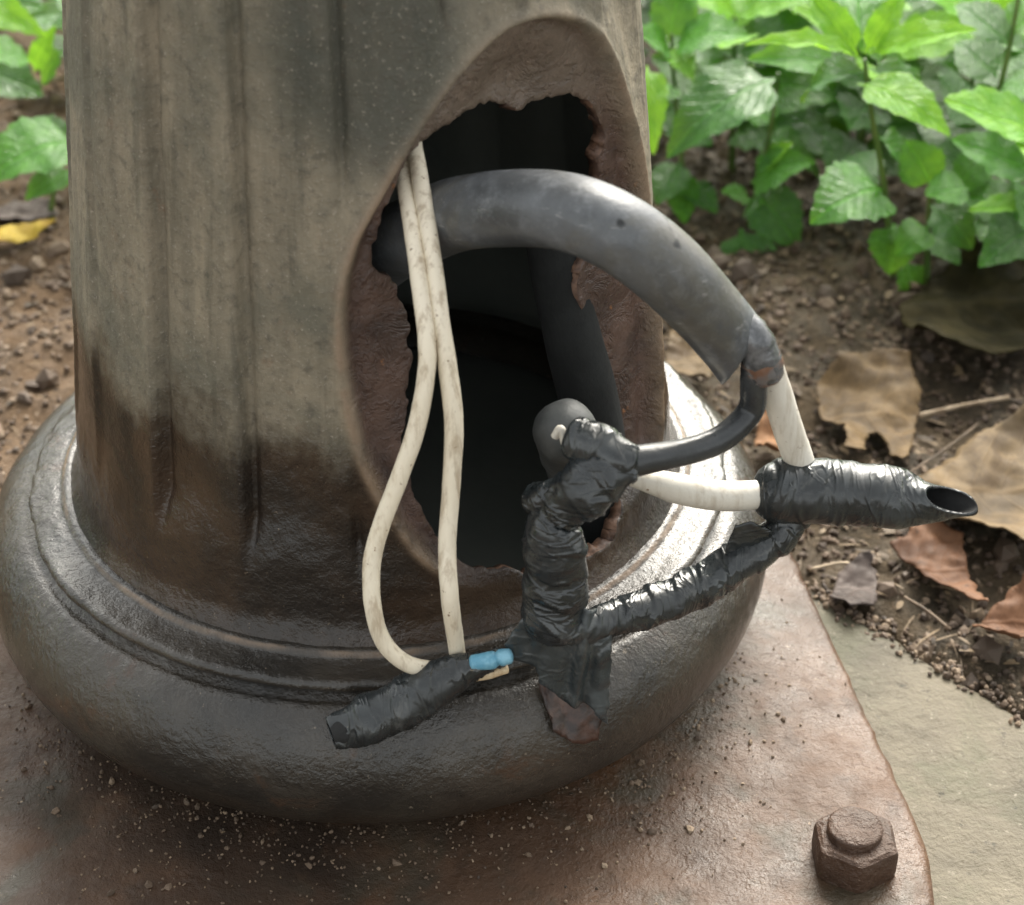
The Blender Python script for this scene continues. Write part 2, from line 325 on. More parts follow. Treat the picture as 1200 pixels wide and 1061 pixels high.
def mat_column():
    m = M('weathered_cast_iron_paint')
    z = m.xyz()[2]
    streak = m.noise(1.0, 5, .65, m.scaled((80, 80, 5)))
    blot = m.noise(24, 4, .6)
    fine = m.noise(900, 3, .7)
    grain = m.noise(260, 4, .7)
    dry = m.mix(m.rng(streak, .35, .68), (.165, .142, .102), (.268, .226, .160))
    dry = m.mix(m.rng(blot, .42, .66), dry, (.125, .115, .084))
    run = m.rng(m.noise(1.0, 4, .6, m.scaled((150, 150, 6))), .56, .70)
    dry = m.mix(m.math('MULTIPLY', run, .5), dry, (.075, .068, .048))
    # greenish black stain beside the top of the opening
    vd = m.n('ShaderNodeVectorMath', operation='DISTANCE')
    m.put(m.scaled((1, 1, .72)), vd.inputs[0]); vd.inputs[1].default_value = (.008, -.084, .185)
    st = m.math('ADD', vd.outputs['Value'], m.math('MULTIPLY', m.math('SUBTRACT', blot, .5), .03))
    stm = m.rng(st, .018, .034, 1, 0)
    dry = m.mix(m.math('MULTIPLY', stm, .75), dry, (.038, .043, .034))
    rust = m.rng(m.noise(55, 5, .7), .60, .72)
    dry = m.mix(m.math('MULTIPLY', rust, .45), dry, (.16, .085, .045))
    dry = m.mix(m.math('MULTIPLY', m.rng(grain, .48, .72), .6), dry, (.07, .062, .048))
    dry = m.mix(m.math('MULTIPLY', m.rng(fine, .58, .74), .6), dry, (.36, .32, .26))
    wetc = m.mix(m.rng(blot, .35, .7), (.015, .0115, .009), (.052, .032, .020))
    wetc = m.mix(m.rng(m.noise(420, 3, .7), .68, .76), wetc, (.17, .13, .09))
    edge = m.math('ADD', z, m.math('MULTIPLY', m.math('SUBTRACT', m.noise(1.0, 5, .65, m.scaled((42, 42, 24))), .5), .062))
    wet = m.rng(edge, .131, .154, 1, 0)
    col = m.mix(wet, dry, wetc)
    land = m.attr('land')
    landc = m.mix(m.rng(m.noise(60, 5, .65), .35, .7), (.046, .027, .021), (.105, .063, .048))
    landc = m.mix(m.math('MULTIPLY', m.rng(z, .20, .235), .8), landc, m.mix(m.rng(grain, .4, .7), (.15, .118, .09), (.20, .155, .12)))
    landc = m.mix(m.rng(m.noise(130, 4, .7), .66, .74), landc, (.23, .10, .04))
    col = m.mix(land, col, landc)
    col = m.mix(m.math('MULTIPLY', m.attr('rim'), m.rng(m.noise(90, 4, .6), .3, .6, .25, .9)), col, (.26, .185, .125))
    r = m.mix(wet, (.72,) * 3, m.mix(m.rng(blot, .4, .6), (.32,) * 3, (.16,) * 3))
    r = m.mix(land, r, (.5,) * 3)
    flake = m.math('MULTIPLY', land, m.rng(m.noise(75, 5, .72, dist=.5), .45, .56, 0, .85))
    b = m.bump(m.math('ADD', m.math('ADD', flake, m.math('MULTIPLY', fine, .35)), m.math('ADD', grain, m.math('MULTIPLY', m.noise(90, 4, .6), 1.5))), .55, .0011)
    return m.done(col, r, b)

def mat_wet_iron(name, a, b_, speck, rlo=.16, rhi=.42, bump=.6, dist=.0012, green=None, dirt_shade=None, fine_k=1.0, line=None):
    m = M(name)
    big = m.noise(16, 5, .62)
    mid = m.noise(75, 5, .65)
    fine = m.noise(420, 4, .7)
    col = m.mix(m.rng(big, .35, .66), a, b_)
    col = m.mix(m.math('MULTIPLY', m.rng(mid, .5, .72), .5), col, tuple(.45 * x for x in a))
    if line:
        col = m.mix(m.math('MULTIPLY', m.rng(m.noise(34, 5, .72, dist=.5), .58, .70), .55), col, (.070, .036, .020))
    if green:
        col = m.mix(m.math('MULTIPLY', m.rng(m.noise(26, 4, .6, dist=.4), .5, .68), .6), col, green)
    if dirt_shade:
        col = m.mix(m.math('MULTIPLY', m.attr('dirt_shade'), m.rng(m.noise(50, 5, .7), .3, .55, .35, 1)), col, dirt_shade)  # real dirt on the plate, painted underside shade on the ring
    col = m.mix(m.rng(m.noise(330, 3, .75), .66, .75), col, speck)
    rough = m.rng(m.noise(40, 5, .65), .3, .7, rlo, rhi)
    spec = .5 if line else .36
    if line:
        x, y, _ = m.xyz()
        rad = m.math('SQRT', m.math('ADD', m.math('MULTIPLY', x, x), m.math('MULTIPLY', y, y)))
        lm = m.rng(m.math('ABSOLUTE', m.math('SUBTRACT', rad, .1052)), .0, .0011, 1, 0)
        col = m.mix(m.math('MULTIPLY', lm, m.rng(m.noise(35, 4, .6), .35, .6, .1, .9)), col, line)
    if dirt_shade:
        rough = m.math('ADD', rough, m.math('MULTIPLY', m.attr('dirt_shade'), .35))
        spec = m.math('MULTIPLY_ADD', m.attr('dirt_shade'), -.38 if line else -.18, .5 if line else .36)
    h = m.math('ADD', m.math('MULTIPLY', fine, .6 * fine_k), m.math('ADD', m.math('MULTIPLY', m.noise(170, 4, .6), 1.1 / fine_k), m.math('MULTIPLY', mid, 1.2 / fine_k)))
    return m.done(col, rough, m.bump(h, bump, dist), spec=spec, coat=.25 if line else 0.0, coat_r=.14)

def mat_inner():
    m = M('dark_inside_iron')
    return m.done(m.mix(m.noise(40, 4), (.085, .100, .090), (.150, .155, .135)), .6, m.bump(m.noise(150, 4), .5, .001))

def mat_rimrust():
    m = M('broken_rusty_edge')
    return m.done(m.mix(m.rng(m.noise(160, 5, .7), .4, .62), (.060, .034, .025), (.17, .095, .06)), .6, m.bump(m.noise(350, 4), .8, .001))

def mat_rubber(name, lo, hi, rough, worn=None):
    m = M(name)
    c = m.mix(m.rng(m.noise(38, 5, .65), .35, .7), lo, hi)
    if worn:
        c = m.mix(m.math('MULTIPLY', m.rng(m.noise(120, 6, .78), .47, .66), .6), c, worn)
        c = m.mix(m.math('MULTIPLY', m.rng(m.noise(22, 5, .7, dist=.6), .5, .68), .55), c, (.105, .095, .070))
        c = m.mix(m.math('MULTIPLY', m.rng(m.noise(1.0, 4, .7, m.scaled((60, 200, 420)), dist=.4), .62, .70), .5), c, (.30, .30, .29))
        c = m.mix(m.rng(m.noise(75, 2, .5), .71, .74), c, (.012, .013, .014))
    if worn:                                            # the nick on the upper right of the bend
        vd = m.n('ShaderNodeVectorMath', operation='DISTANCE')
        m.put(m.obj(), vd.inputs[0]); vd.inputs[1].default_value = NICK
        c = m.mix(m.rng(m.math('ADD', vd.outputs['Value'], m.math('MULTIPLY', m.noise(300, 3), .0016)), .0034, .0040, 1, 0), c, (.010, .011, .011))
    r = m.rng(m.noise(60, 4, .6), .3, .7, rough - .08, rough + .12)
    return m.done(c, r, m.bump(m.math('ADD', m.noise(700, 3, .6), m.math('MULTIPLY', m.noise(130, 3, .6), 1.2)), .22, .0006))

def mat_tape(name, base=(.014, .017, .018), hi=(.030, .035, .038), rough=.22, sc=(24, 24, 95), cr=.42):
    """stretched vinyl tape: sharp creases, dusty scuffs"""
    m = M(name)
    c = m.mix(m.rng(m.noise(80, 5, .65), .4, .7), base, hi)
    c = m.mix(m.math('MULTIPLY', m.rng(m.noise(60, 6, .78, dist=.8), .56, .70), .4), c, (.13, .13, .122))
    c = m.mix(m.rng(m.noise(300, 3, .7), .71, .77), c, (.19, .16, .12))
    n1 = m.noise(1.0, 2, .5, m.scaled(sc), dist=1.0)
    crease = m.rng(m.math('ABSOLUTE', m.math('SUBTRACT', n1, .5)), .0, .055, 1, 0)
    n2 = m.noise(1.0, 2, .5, m.scaled(tuple(1.7 * k for k in sc)), dist=1.6)
    crease2 = m.rng(m.math('ABSOLUTE', m.math('SUBTRACT', n2, .5)), .0, .07, 1, 0)
    h = m.math('ADD', m.math('ADD', m.math('MULTIPLY', crease, .55), m.math('MULTIPLY', crease2, .22)), m.math('ADD', m.math('MULTIPLY', n1, 1.2), m.math('MULTIPLY', m.noise(900, 2), .06)))
    return m.done(c, m.rng(m.noise(70, 5, .7), .35, .7, rough - .07, rough + .26), m.bump(h, cr, .0015), spec=.6)

def mat_wire(name, a, b_, dirtc):
    m = M(name)
    c = m.mix(m.noise(60, 4, .6), a, b_)
    c = m.mix(m.math('MULTIPLY', m.rng(m.noise(1.0, 5, .7, m.scaled((340, 340, 40))), .46, .68), .6), c, dirtc)
    c = m.mix(m.rng(m.noise(330, 3, .7), .66, .72), c, (.20, .12, .06))
    return m.done(c, .48, m.bump(m.noise(420, 4, .6), .3, .0006))

def mat_plain(name, a, b_, rough=.5, sc=120, metal=0.0, bump=.3):
    m = M(name)
    return m.done(m.mix(m.rng(m.noise(sc, 5, .65), .38, .64), a, b_), rough, m.bump(m.noise(sc * 4, 4), bump, .0008), metal)

def mat_soil():
    m = M('moist_brown_soil')
    c = m.mix(m.rng(m.noise(18, 6, .7), .35, .65), (.066, .042, .023), (.150, .098, .058))
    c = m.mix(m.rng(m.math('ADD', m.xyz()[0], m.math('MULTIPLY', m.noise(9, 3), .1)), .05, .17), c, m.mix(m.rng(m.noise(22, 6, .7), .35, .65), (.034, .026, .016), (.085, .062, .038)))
    c = m.mix(m.rng(m.noise(240, 4, .7), .55, .72), c, (.20, .145, .095))
    c = m.mix(m.rng(m.noise(90, 5, .7), .6, .7), c, (.026, .019, .014))
    h = m.math('ADD', m.noise(160, 5, .7), m.math('MULTIPLY', m.noise(520, 4, .7), .5))
    return m.done(c, m.rng(m.noise(60, 3), .4, .6, .6, .9), m.bump(h, .8, .004), spec=.2)

def mat_crumb(name, tones):
    m = M(name)
    c = m.mix(m.rng(m.attr('tone'), .0, .5, kind='LINEAR'), tones[0], tones[1])
    c = m.mix(m.rng(m.attr('tone'), .5, 1.0, kind='LINEAR'), c, tones[2])
    c = m.mix(.5, c, m.mix(m.noise(300, 4, .7), (.25,) * 3, (1.4, 1.4, 1.4)), 'MULTIPLY')
    return m.done(c, .7, m.bump(m.noise(700, 4), .5, .0008))

def mat_concrete():
    m = M('mossy_concrete')
    c = m.mix(m.rng(m.noise(14, 6, .65), .35, .65), (.074, .062, .041), (.130, .110, .075))
    c = m.mix(m.math('MULTIPLY', m.rng(m.noise(20, 6, .7, dist=.5), .47, .66), .45), c, (.066, .074, .036))
    c = m.mix(m.rng(m.noise(300, 4, .7), .60, .72), c, (.20, .175, .135))
    c = m.mix(m.rng(m.noise(120, 5, .75), .60, .68), c, (.06, .052, .036))
    return m.done(c, .62, m.bump(m.math('ADD', m.noise(200, 5, .7), m.noise(45, 4, .6)), .7, .0022), spec=.35)

def mat_leaf(name, base, tip, trans, rough=.3):
    m = M(name)
    uv = m.tc.outputs['UV']
    x, y, _ = m.xyz(uv)
    ax = m.math('ABSOLUTE', m.math('SUBTRACT', x, .5))
    rib = m.rng(ax, .0, .028, 1, 0)
    sec = m.math('FRACT', m.math('MULTIPLY', m.math('SUBTRACT', y, m.math('MULTIPLY', ax, .75)), 8.0))
    secm = m.rng(m.math('ABSOLUTE', m.math('SUBTRACT', sec, .5)), .0, .11, 1, 0)
    oi = m.n('ShaderNodeObjectInfo')
    var = m.rng(oi.outputs['Random'], 0, 1, -.5, .5, 'LINEAR')
    c = m.mix(m.math('ADD', m.rng(m.noise(5, 3, .6, uv), .3, .7), m.math('MULTIPLY', var, .5)), base, tip)
    c = m.mix(m.math('MULTIPLY', rib, .6), c, tuple(min(1, k * 1.9 + .03) for k in tip))
    c = m.mix(m.math('MULTIPLY', secm, .22), c, tuple(min(1, k * 1.6 + .02) for k in tip))
    h = m.math('ADD', m.math('MULTIPLY', m.math('ADD', secm, m.math('MULTIPLY', rib, 1.5)), -.6), m.noise(26, 3, .6, uv))
    nrm = m.bump(h, .6, .0016)
    m.done(c, m.rng(m.noise(7, 4, .6, uv), .35, .6, rough - .14, rough + .2), nrm, spec=.55)
    tr = m.n('ShaderNodeBsdfTranslucent')
    m.put(m.mix(.5, c, (.35, .55, .04)), tr.inputs[0])
    m.put(nrm, tr.inputs['Normal'])
    ms = m.n('ShaderNodeMixShader')
    ms.inputs[0].default_value = trans
    out = [x for x in m.t.nodes if x.type == 'OUTPUT_MATERIAL'][0]
    m.t.links.new(m.b.outputs[0], ms.inputs[1]); m.t.links.new(tr.outputs[0], ms.inputs[2])
    m.t.links.new(ms.outputs[0], out.inputs[0])
    return m.m

def mat_dead(name, a, b_, c_, rough=.42):
    m = M(name)
    a = tuple(.5 * k for k in a); b_ = tuple(.72 * k for k in b_)
    c = m.mix(m.rng(m.noise(40, 6, .68), .35, .65), a, b_)
    c = m.mix(m.rng(m.noise(150, 5, .75), .58, .68), c, c_)
    c = m.mix(m.math('MULTIPLY', m.rng(m.noise(28, 5, .7, dist=.6), .52, .64), .7), c, c_)
    uv = m.tc.outputs['UV']
    x, y, _ = m.xyz(uv)
    ax = m.math('ABSOLUTE', m.math('SUBTRACT', y, .5))
    rib = m.rng(ax, .0, .03, 1, 0)
    sec = m.math('FRACT', m.math('MULTIPLY', m.math('SUBTRACT', x, m.math('MULTIPLY', ax, .7)), 6.0))
    secm = m.rng(m.math('ABSOLUTE', m.math('SUBTRACT', sec, .5)), .0, .07, 1, 0)
    vein = m.math('MAXIMUM', rib, m.math('MULTIPLY', secm, .6))
    c = m.mix(m.math('MULTIPLY', vein, .25), c, tuple(min(1, 1.5 * k) for k in b_))
    return m.done(c, rough + .22, m.bump(m.math('ADD', m.noise(130, 5, .65), m.math('MULTIPLY', vein, .5)), .45, .001), spec=.03 if 'dark' in name else .2)

MT = {
    'column': mat_column(),
    'ring': mat_wet_iron('wet_dark_iron', (.018, .016, .0135), (.046, .038, .029), (.17, .14, .105), .08, .30, .6, .0012, dirt_shade=(.034, .023, .015), fine_k=1.5, line=(.20, .135, .085)),
    'plate': mat_wet_iron('wet_rusty_iron', (.048, .0245, .0125), (.096, .051, .0275), (.23, .165, .105), .20, .60, .6, .0010, (.034, .038, .026), dirt_shade=(.020, .0125, .008), fine_k=2.2),
    'nut': mat_wet_iron('rusty_nut_iron', (.026, .015, .0095), (.072, .040, .025), (.17, .12, .08), .30, .6, .9, .0018),
    'inner': mat_inner(), 'rimrust': mat_rimrust(),
    'sheath': mat_rubber('grey_worn_rubber', (.060, .064, .068), (.115, .123, .132), .36, (.170, .180, .192)),
    'sheath_in': mat_plain('sheath_inside', (.006, .006, .006), (.010, .010, .010), .8),
    'screen': mat_plain('grey_screen_tape', (.075, .078, .082), (.20, .205, .215), .27, 160, .4),
    'rust_band': mat_plain('rust_band', (.17, .085, .05), (.15, .145, .145), .45, 130, .2),
    'rust_dark': mat_plain('dark_rusty_paper', (.018, .011, .009), (.062, .031, .022), .4, 130),
    'inner_core': mat_plain('dull_black_rubber', (.005, .006, .006), (.009, .0105, .0105), .95),
    'core': mat_rubber('black_core_rubber', (.018, .020, .021), (.045, .049, .052), .33),
    'stub': mat_rubber('dark_grey_cap_rubber', (.050, .053, .052), (.095, .10, .098), .55),
    'tape': mat_tape('black_tape'),
    'tape_dull': mat_tape('black_tape_weathered', (.022, .028, .030), (.048, .058, .062), .24, (26, 26, 40), .4),
    'tape_slant': mat_tape('black_tape_turns', (.016, .019, .020), (.036, .042, .044), .22, (85, 30, 30)),
    'wire': mat_wire('cream_wire_sheath', (.70, .62, .47), (.80, .73, .60), (.30, .21, .12)),
    'white': mat_wire('off_white_core', (.58, .54, .46), (.70, .67, .60), (.42, .36, .28)),
    'blue': mat_plain('blue_tape', (.10, .29, .41), (.20, .42, .54), .4, 200),
    'tan': mat_wire('tan_wire', (.50, .38, .22), (.62, .50, .34), (.30, .18, .08)),
    'soil': mat_soil(),
    'crumb': mat_crumb('soil_crumb', [(.045, .031, .021), (.12, .080, .052), (.26, .19, .125)]),
    'litter': mat_crumb('litter_bits', [(.040, .027, .015), (.10, .066, .035), (.22, .155, .085)]),
    'concrete': mat_concrete(),
    'young': mat_leaf('young_leaf', (.13, .40, .016), (.25, .55, .03), .45, .22),
    'mid': mat_leaf('mature_leaf', (.040, .195, .010), (.085, .295, .018), .36, .22),
    'dark': mat_leaf('old_leaf', (.022, .115, .011), (.05, .18, .017), .28, .22),
    'stem': mat_plain('green_stem', (.06, .12, .025), (.12, .17, .04), .45, 60),
    'twig': mat_plain('dry_twig', (.20, .14, .085), (.36, .28, .19), .7, 150),
    'twig_dark': mat_plain('dark_twig', (.08, .055, .035), (.16, .11, .07), .7, 150),
}
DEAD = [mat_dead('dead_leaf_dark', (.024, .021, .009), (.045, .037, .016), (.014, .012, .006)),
        mat_dead('dead_leaf_tan', (.13, .082, .036), (.22, .145, .068), (.06, .036, .018)),
        mat_dead('dead_leaf_ochre', (.125, .084, .040), (.21, .145, .075), (.06, .038, .02)),
        mat_dead('dead_leaf_red', (.13, .058, .028), (.20, .098, .05), (.06, .03, .016)),
        mat_dead('dead_leaf_grey', (.085, .064, .055), (.14, .11, .097), (.05, .035, .03)),
        mat_dead('dead_leaf_orange', (.28, .13, .06), (.40, .22, .11), (.10, .05, .03)),
        mat_dead('dead_leaf_yellow', (.52, .33, .03), (.66, .47, .07), (.36, .20, .03))]

# ------------------------------------------------------------------ signed distance to an outline
def sdist(px, py, poly):
    """distance of points to a closed polygon, negative inside, and nearest points"""
    best = np.full(px.shape, 1e9); nx = np.zeros_like(px); ny = np.zeros_like(px)
    ins = np.zeros(px.shape, bool)
    n = len(poly)
    for i in range(n):
        ax, ay = poly[i]; bx, by = poly[(i + 1) % n]
        dx, dy = bx - ax, by - ay
        L = dx * dx + dy * dy + 1e-12
        t = np.clip(((px - ax) * dx + (py - ay) * dy) / L, 0, 1)
        qx, qy = ax + t * dx, ay + t * dy
        d = np.hypot(px - qx, py - qy)
        m = d < best
        best = np.where(m, d, best); nx = np.where(m, qx, nx); ny = np.where(m, qy, ny)
        c = (ay > py) != (by > py)
        with np.errstate(divide='ignore', invalid='ignore'):
            xi = (bx - ax) * (py - ay) / (by - ay if abs(by - ay) > 1e-12 else 1e-12) + ax
        ins ^= c & (px < xi)
    return np.where(ins, -best, best), nx, ny

def catmull(pts, step, closed=False):
    P = [np.array(p, float) for p in pts]
    out = []
    n = len(P)
    for i in range(n if closed else n - 1):
        if closed:
            a, b, c, d = P[i - 1], P[i], P[(i + 1) % n], P[(i + 2) % n]
        else:
            b, c = P[i], P[i + 1]
            a = P[i - 1] if i else 2 * b - c
            d = P[i + 2] if i + 2 < n else 2 * c - b
        L = np.linalg.norm((c - b)[:3])
        k = max(1, int(round(L / step)))
        for j in range(k):
            t = j / k
            out.append(.5 * ((2 * b) + (-a + c) * t + (2 * a - 5 * b + 4 * c - d) * t * t + (-a + 3 * b - 3 * c + d) * t ** 3))
    if not closed:
        out.append(P[-1])
    return out

# ------------------------------------------------------------------ the lamp post
post = thing('lamp_post', (0, 0, 0), 'weathered fluted iron lamp post with a broken open access door and ringed base', 'lamp post')

def r_col(z):
    return 100 - (z - 75) * .0994 if z < 420 else 65.7 - (z - 420) * .012

def build_column():
    az = np.concatenate([np.arange(-180, -102, 4.0), np.arange(-102, 102, .55), np.arange(102, 180, 4.0)])
    zz = np.concatenate([np.arange(69, 300, .95), np.arange(300, 420, 12.0), np.linspace(420, 1500, 20)])
    na, nzv = len(az), len(zz)
    A, Z = np.meshgrid(az, zz)
    X = np.radians(A) * 92.0
    outer = [(math.radians(a) * 92, z) for a, z in OUTER]
    outer = [(p[0], p[1]) for p in catmull(outer, 2.0, True)]
    hole = [(math.radians(a) * 92, z) for a, z in HOLE]
    hh = []
    n = len(hole)
    for i in range(n):                                  # ragged broken edge
        (ax, ay), (bx, by) = hole[i], hole[(i + 1) % n]
        k = max(1, int(math.hypot(bx - ax, by - ay) / 1.3))
        for j in range(k):
            t = j / k
            x, y = ax + (bx - ax) * t, ay + (by - ay) * t
            hh.append((x + 1.1 * nz(x * .45, y * .45, 3) + .6 * nz(x * 1.1, y * 1.1, 8), y + 1.1 * nz(x * .45, y * .45, 13) + .6 * nz(x * 1.1, y * 1.1, 5)))
    so, _, _ = sdist(X, Z, outer)
    sh, hx, hy = sdist(X, Z, hh)
    # faces to keep
    vin = sh < 0
    fin = (vin[:-1, :-1].astype(int) + vin[:-1, 1:] + vin[1:, :-1] + vin[1:, 1:])
    keep = fin < 2
    used_k = np.zeros(A.shape, bool); used_d = np.zeros(A.shape, bool)
    for dy, dx in ((0, 0), (0, 1), (1, 0), (1, 1)):
        used_k[dy:nzv - 1 + dy, dx:na - 1 + dx] |= keep
        used_d[dy:nzv - 1 + dy, dx:na - 1 + dx] |= ~keep
    bd = used_k & used_d & (np.abs(sh) < 3)
    X = np.where(bd, hx, X); Zs = np.where(bd, hy, Z)
    so, _, _ = sdist(X, Zs, outer)
    sh, _, _ = sdist(X, Zs, hh)
    Ar = X / 92.0
    Rr = np.where(Zs < 420, 100 - (Zs - 75) * .0994, 65.7 - (Zs - 420) * .012)
    # flutes: shallow scoops between narrow ridges, ending above the foot
    pitch = 19.4
    u = (np.degrees(Ar) + 39.5) / pitch
    fr = u - np.floor(u)
    scoop = 4.6 * sm_np(0, .09, fr) * (1 - fr) ** .8 + 1.4 * np.exp(-((fr - .085) / .05) ** 2) + .8 * np.sin(math.pi * fr) ** 2
    endz = sm_np(98, 118, Zs + 6 * np.abs(2 * fr - 1) ** 2)
    scoop *= endz * sm_np(1, 20, so) * (.22 + .78 * sm_np(-50, -39.6, np.degrees(Ar)))
    Rr = Rr - scoop
    # foot fillet
    Rr = Rr + 4.0 * (1 - sm_np(70, 82, Zs))
    # door recess: raised lip, steep wall, sunk landing
    lip = np.exp(-((so - .7) / 1.7) ** 2) * 1.5
    low = sm_np(86, 104, Zs)
    topn = sm_np(205, 240, Zs)
    wall = 5.5 * sm_np(.5, -3.0, so) if False else 6.0 * (1 - sm_np(-3.0, .2, so))
    wall = wall + (1 - sm_np(-26, -3, so)) * 6.5 + topn * 5 * (1 - sm_np(-24, -2, so))
    Rr = Rr + lip * low - wall * low
    # small dents and casting waviness
    v = []
    nn = np.zeros_like(Rr)
    for i in range(nzv):
        if zz[i] > 330:
            continue
        for j in range(na):
            if abs(az[j]) <= 102:
                a, z = Ar[i, j], Zs[i, j]
                nn[i, j] = .55 * noise.noise((a * 4, z * .03, 0)) + .22 * noise.noise((a * 22, z * .22, 2)) + .10 * noise.noise((a * 70, z * .75, 7))
    jag = np.exp(-(sh / 4.0) ** 2)
    Rr = Rr + nn * (1 + 1.5 * jag)
    co = np.stack([Rr * np.sin(Ar), -Rr * np.cos(Ar), Zs], -1).reshape(-1, 3) * S
    idx = np.arange(na * nzv).reshape(nzv, na)
    f = []
    for i in range(nzv - 1):
        for j in range(na):
            j2 = (j + 1) % na
            if j < na - 1 and not keep[i, j]:
                continue
            f.append((idx[i, j], idx[i, j2], idx[i + 1, j2], idx[i + 1, j]))
    me = mesh('column_shaft', co.tolist(), [tuple(int(q) for q in t) for t in f])
    land = ((1 - sm_np(-2.2, 0.2, so)) * low).reshape(-1)
    rim = (np.exp(-((so - .4) / 1.7) ** 2) * low * (1 - .6 * topn)).reshape(-1)
    for nm, arr in (('land', land), ('rim', rim)):
        at = me.attributes.new(nm, 'FLOAT', 'POINT')
        at.data.foreach_set('value', arr.astype(np.float32))
    bm = bmesh.new(); bm.from_mesh(me)
    bmesh.ops.delete(bm, geom=[x for x in bm.verts if not x.link_faces], context='VERTS')
    bm.to_mesh(me); bm.free()
    for m in ('column', 'inner', 'rimrust'):
        me.materials.append(MT[m])
    o = link('column_shaft', me, None, post)
    sd = o.modifiers.new('wall', 'SOLIDIFY')
    sd.thickness = .0045; sd.offset = -1; sd.material_offset = 1; sd.material_offset_rim = 2
    return o

# lathe with a free radius and height change per azimuth
def lathe(name, prof, mat, seg, fn=None, parent=None, attr=None):
    v, f = [], []
    n = len(prof)
    dirt_shade = []
    for j in range(seg):
        a = 2 * math.pi * j / seg
        for i, (r, z) in enumerate(prof):
            rr, z2 = (r, z) if fn is None else fn(a, i, r, z)
            v.append((rr * math.sin(a) * S, -rr * math.cos(a) * S, z2 * S))
            dirt_shade.append(attr(a, rr, z2) if attr else 0)
    for j in range(seg):
        k = (j + 1) % seg
        for i in range(n - 1):
            f.append((j * n + i, k * n + i, k * n + i + 1, j * n + i + 1))
    me = mesh(name, v, f)
    at = me.attributes.new('dirt_shade', 'FLOAT', 'POINT')
    at.data.foreach_set('value', dirt_shade)
    return link(name, me, mat, parent)

def wrap(a):
    return (math.degrees(a) + 180) % 360 - 180

def build_ring():
    prof = []
    for k in range(61):
        t = math.radians(-112 + 250 * k / 60)
        prof.append((107 + 27 * math.cos(t), 44 + 27 * math.sin(t)))
    def fn(a, i, r, z):
        x, y = math.sin(a), math.cos(a)
        d = .9 * nz(x * 5, y * 5, z * .04) + .40 * nz(x * 22, y * 22, z * .22) + .22 * nz(x * 60, y * 60, z * .55)
        # groove cut beside the collar
        g = math.exp(-((r - 118.0) / 1.5) ** 2) * smooth(60, 66, z) * 2.4
        w = smooth(-75, -52, wrap(a)) if wrap(a) < 60 else 1
        return r + d * .6, z + d * .6 - g * (.25 + .75 * w)
    lathe('base_ring', prof, MT['ring'], 420, fn, post, lambda a, r, z: (1 - smooth(22, 42, z + 6 * nz(a * 7, z * .1))))  # underside shade put into the colour of the ring's lower half
    # the flat collar the shaft stands on
    cp = [(90, 73.5), (101, 74.4), (104.0, 74.6), (105.2, 74.2), (105.8, 73.0), (107.5, 72.7), (110, 72.6), (112.5, 72.7), (114.8, 72.9), (116.6, 72.9), (117.7, 72.3), (118.0, 71.0), (117.2, 69.4), (115.5, 67.5), (110, 60)]
    cp2 = []
    for p in catmull([(r, z, 0) for r, z in cp], .9):
        cp2.append((p[0], p[1]))
    def fn2(a, i, r, z):
        x, y = math.sin(a), math.cos(a)
        w = smooth(-72, -54, wrap(a) + 5 * nz(x * 9, y * 9)) if wrap(a) < 60 else 1
        d = .5 * nz(x * 30, y * 30, r * .3) + .5 * nz(x * 7, y * 7, 4) + smooth(112, 118, r) * (1.1 * nz(x * 12, y * 12, 2) + .6 * nz(x * 45, y * 45, 3))
        drop = (1 - w) * smooth(108, 118, r) * 2.6
        return r + d * .7 - (1 - w) * smooth(112, 118, r) * 1.5, z + d * .5 - drop
    lathe('base_collar', cp2, MT['ring'], 420, fn2, post)
    # floor inside the hollow foot
    lathe('hollow_floor', [(0.01, 60), (50, 59), (98, 60)], MT['inner'], 48, None, post)

PLATE = [(146, 48), (149, 30), (172, -110), (173.5, -122), (171.5, -145), (158, -190), (120, -230), (-100, -252), (-148, -225), (-168, -120), (-150, 30), (-120, 110), (0, 140), (120, 118)]

def ray_poly(a, poly):
    dx, dy = math.sin(a), -math.cos(a)
    best = None
    for i in range(len(poly)):
        (ax, ay), (bx, by) = poly[i], poly[(i + 1) % len(poly)]
        ex, ey = bx - ax, by - ay
        den = dx * ey - dy * ex
        if abs(den) < 1e-9:
            continue
        t = (ax * ey - ay * ex) / den
        u = (ax * dy - ay * dx) / den
        if -1e-6 <= u <= 1 + 1e-6 and t > 0:
            best = t if best is None else min(best, t)
    return best or 150.0

def plate_z(x, y):
    r = math.hypot(x, y)
    s = max(0.0, r - 98)
    return 10 + 12 * max(0.0, 1 - s / 60) ** 2 + .7 * nz(x * .02, y * .02, 5)

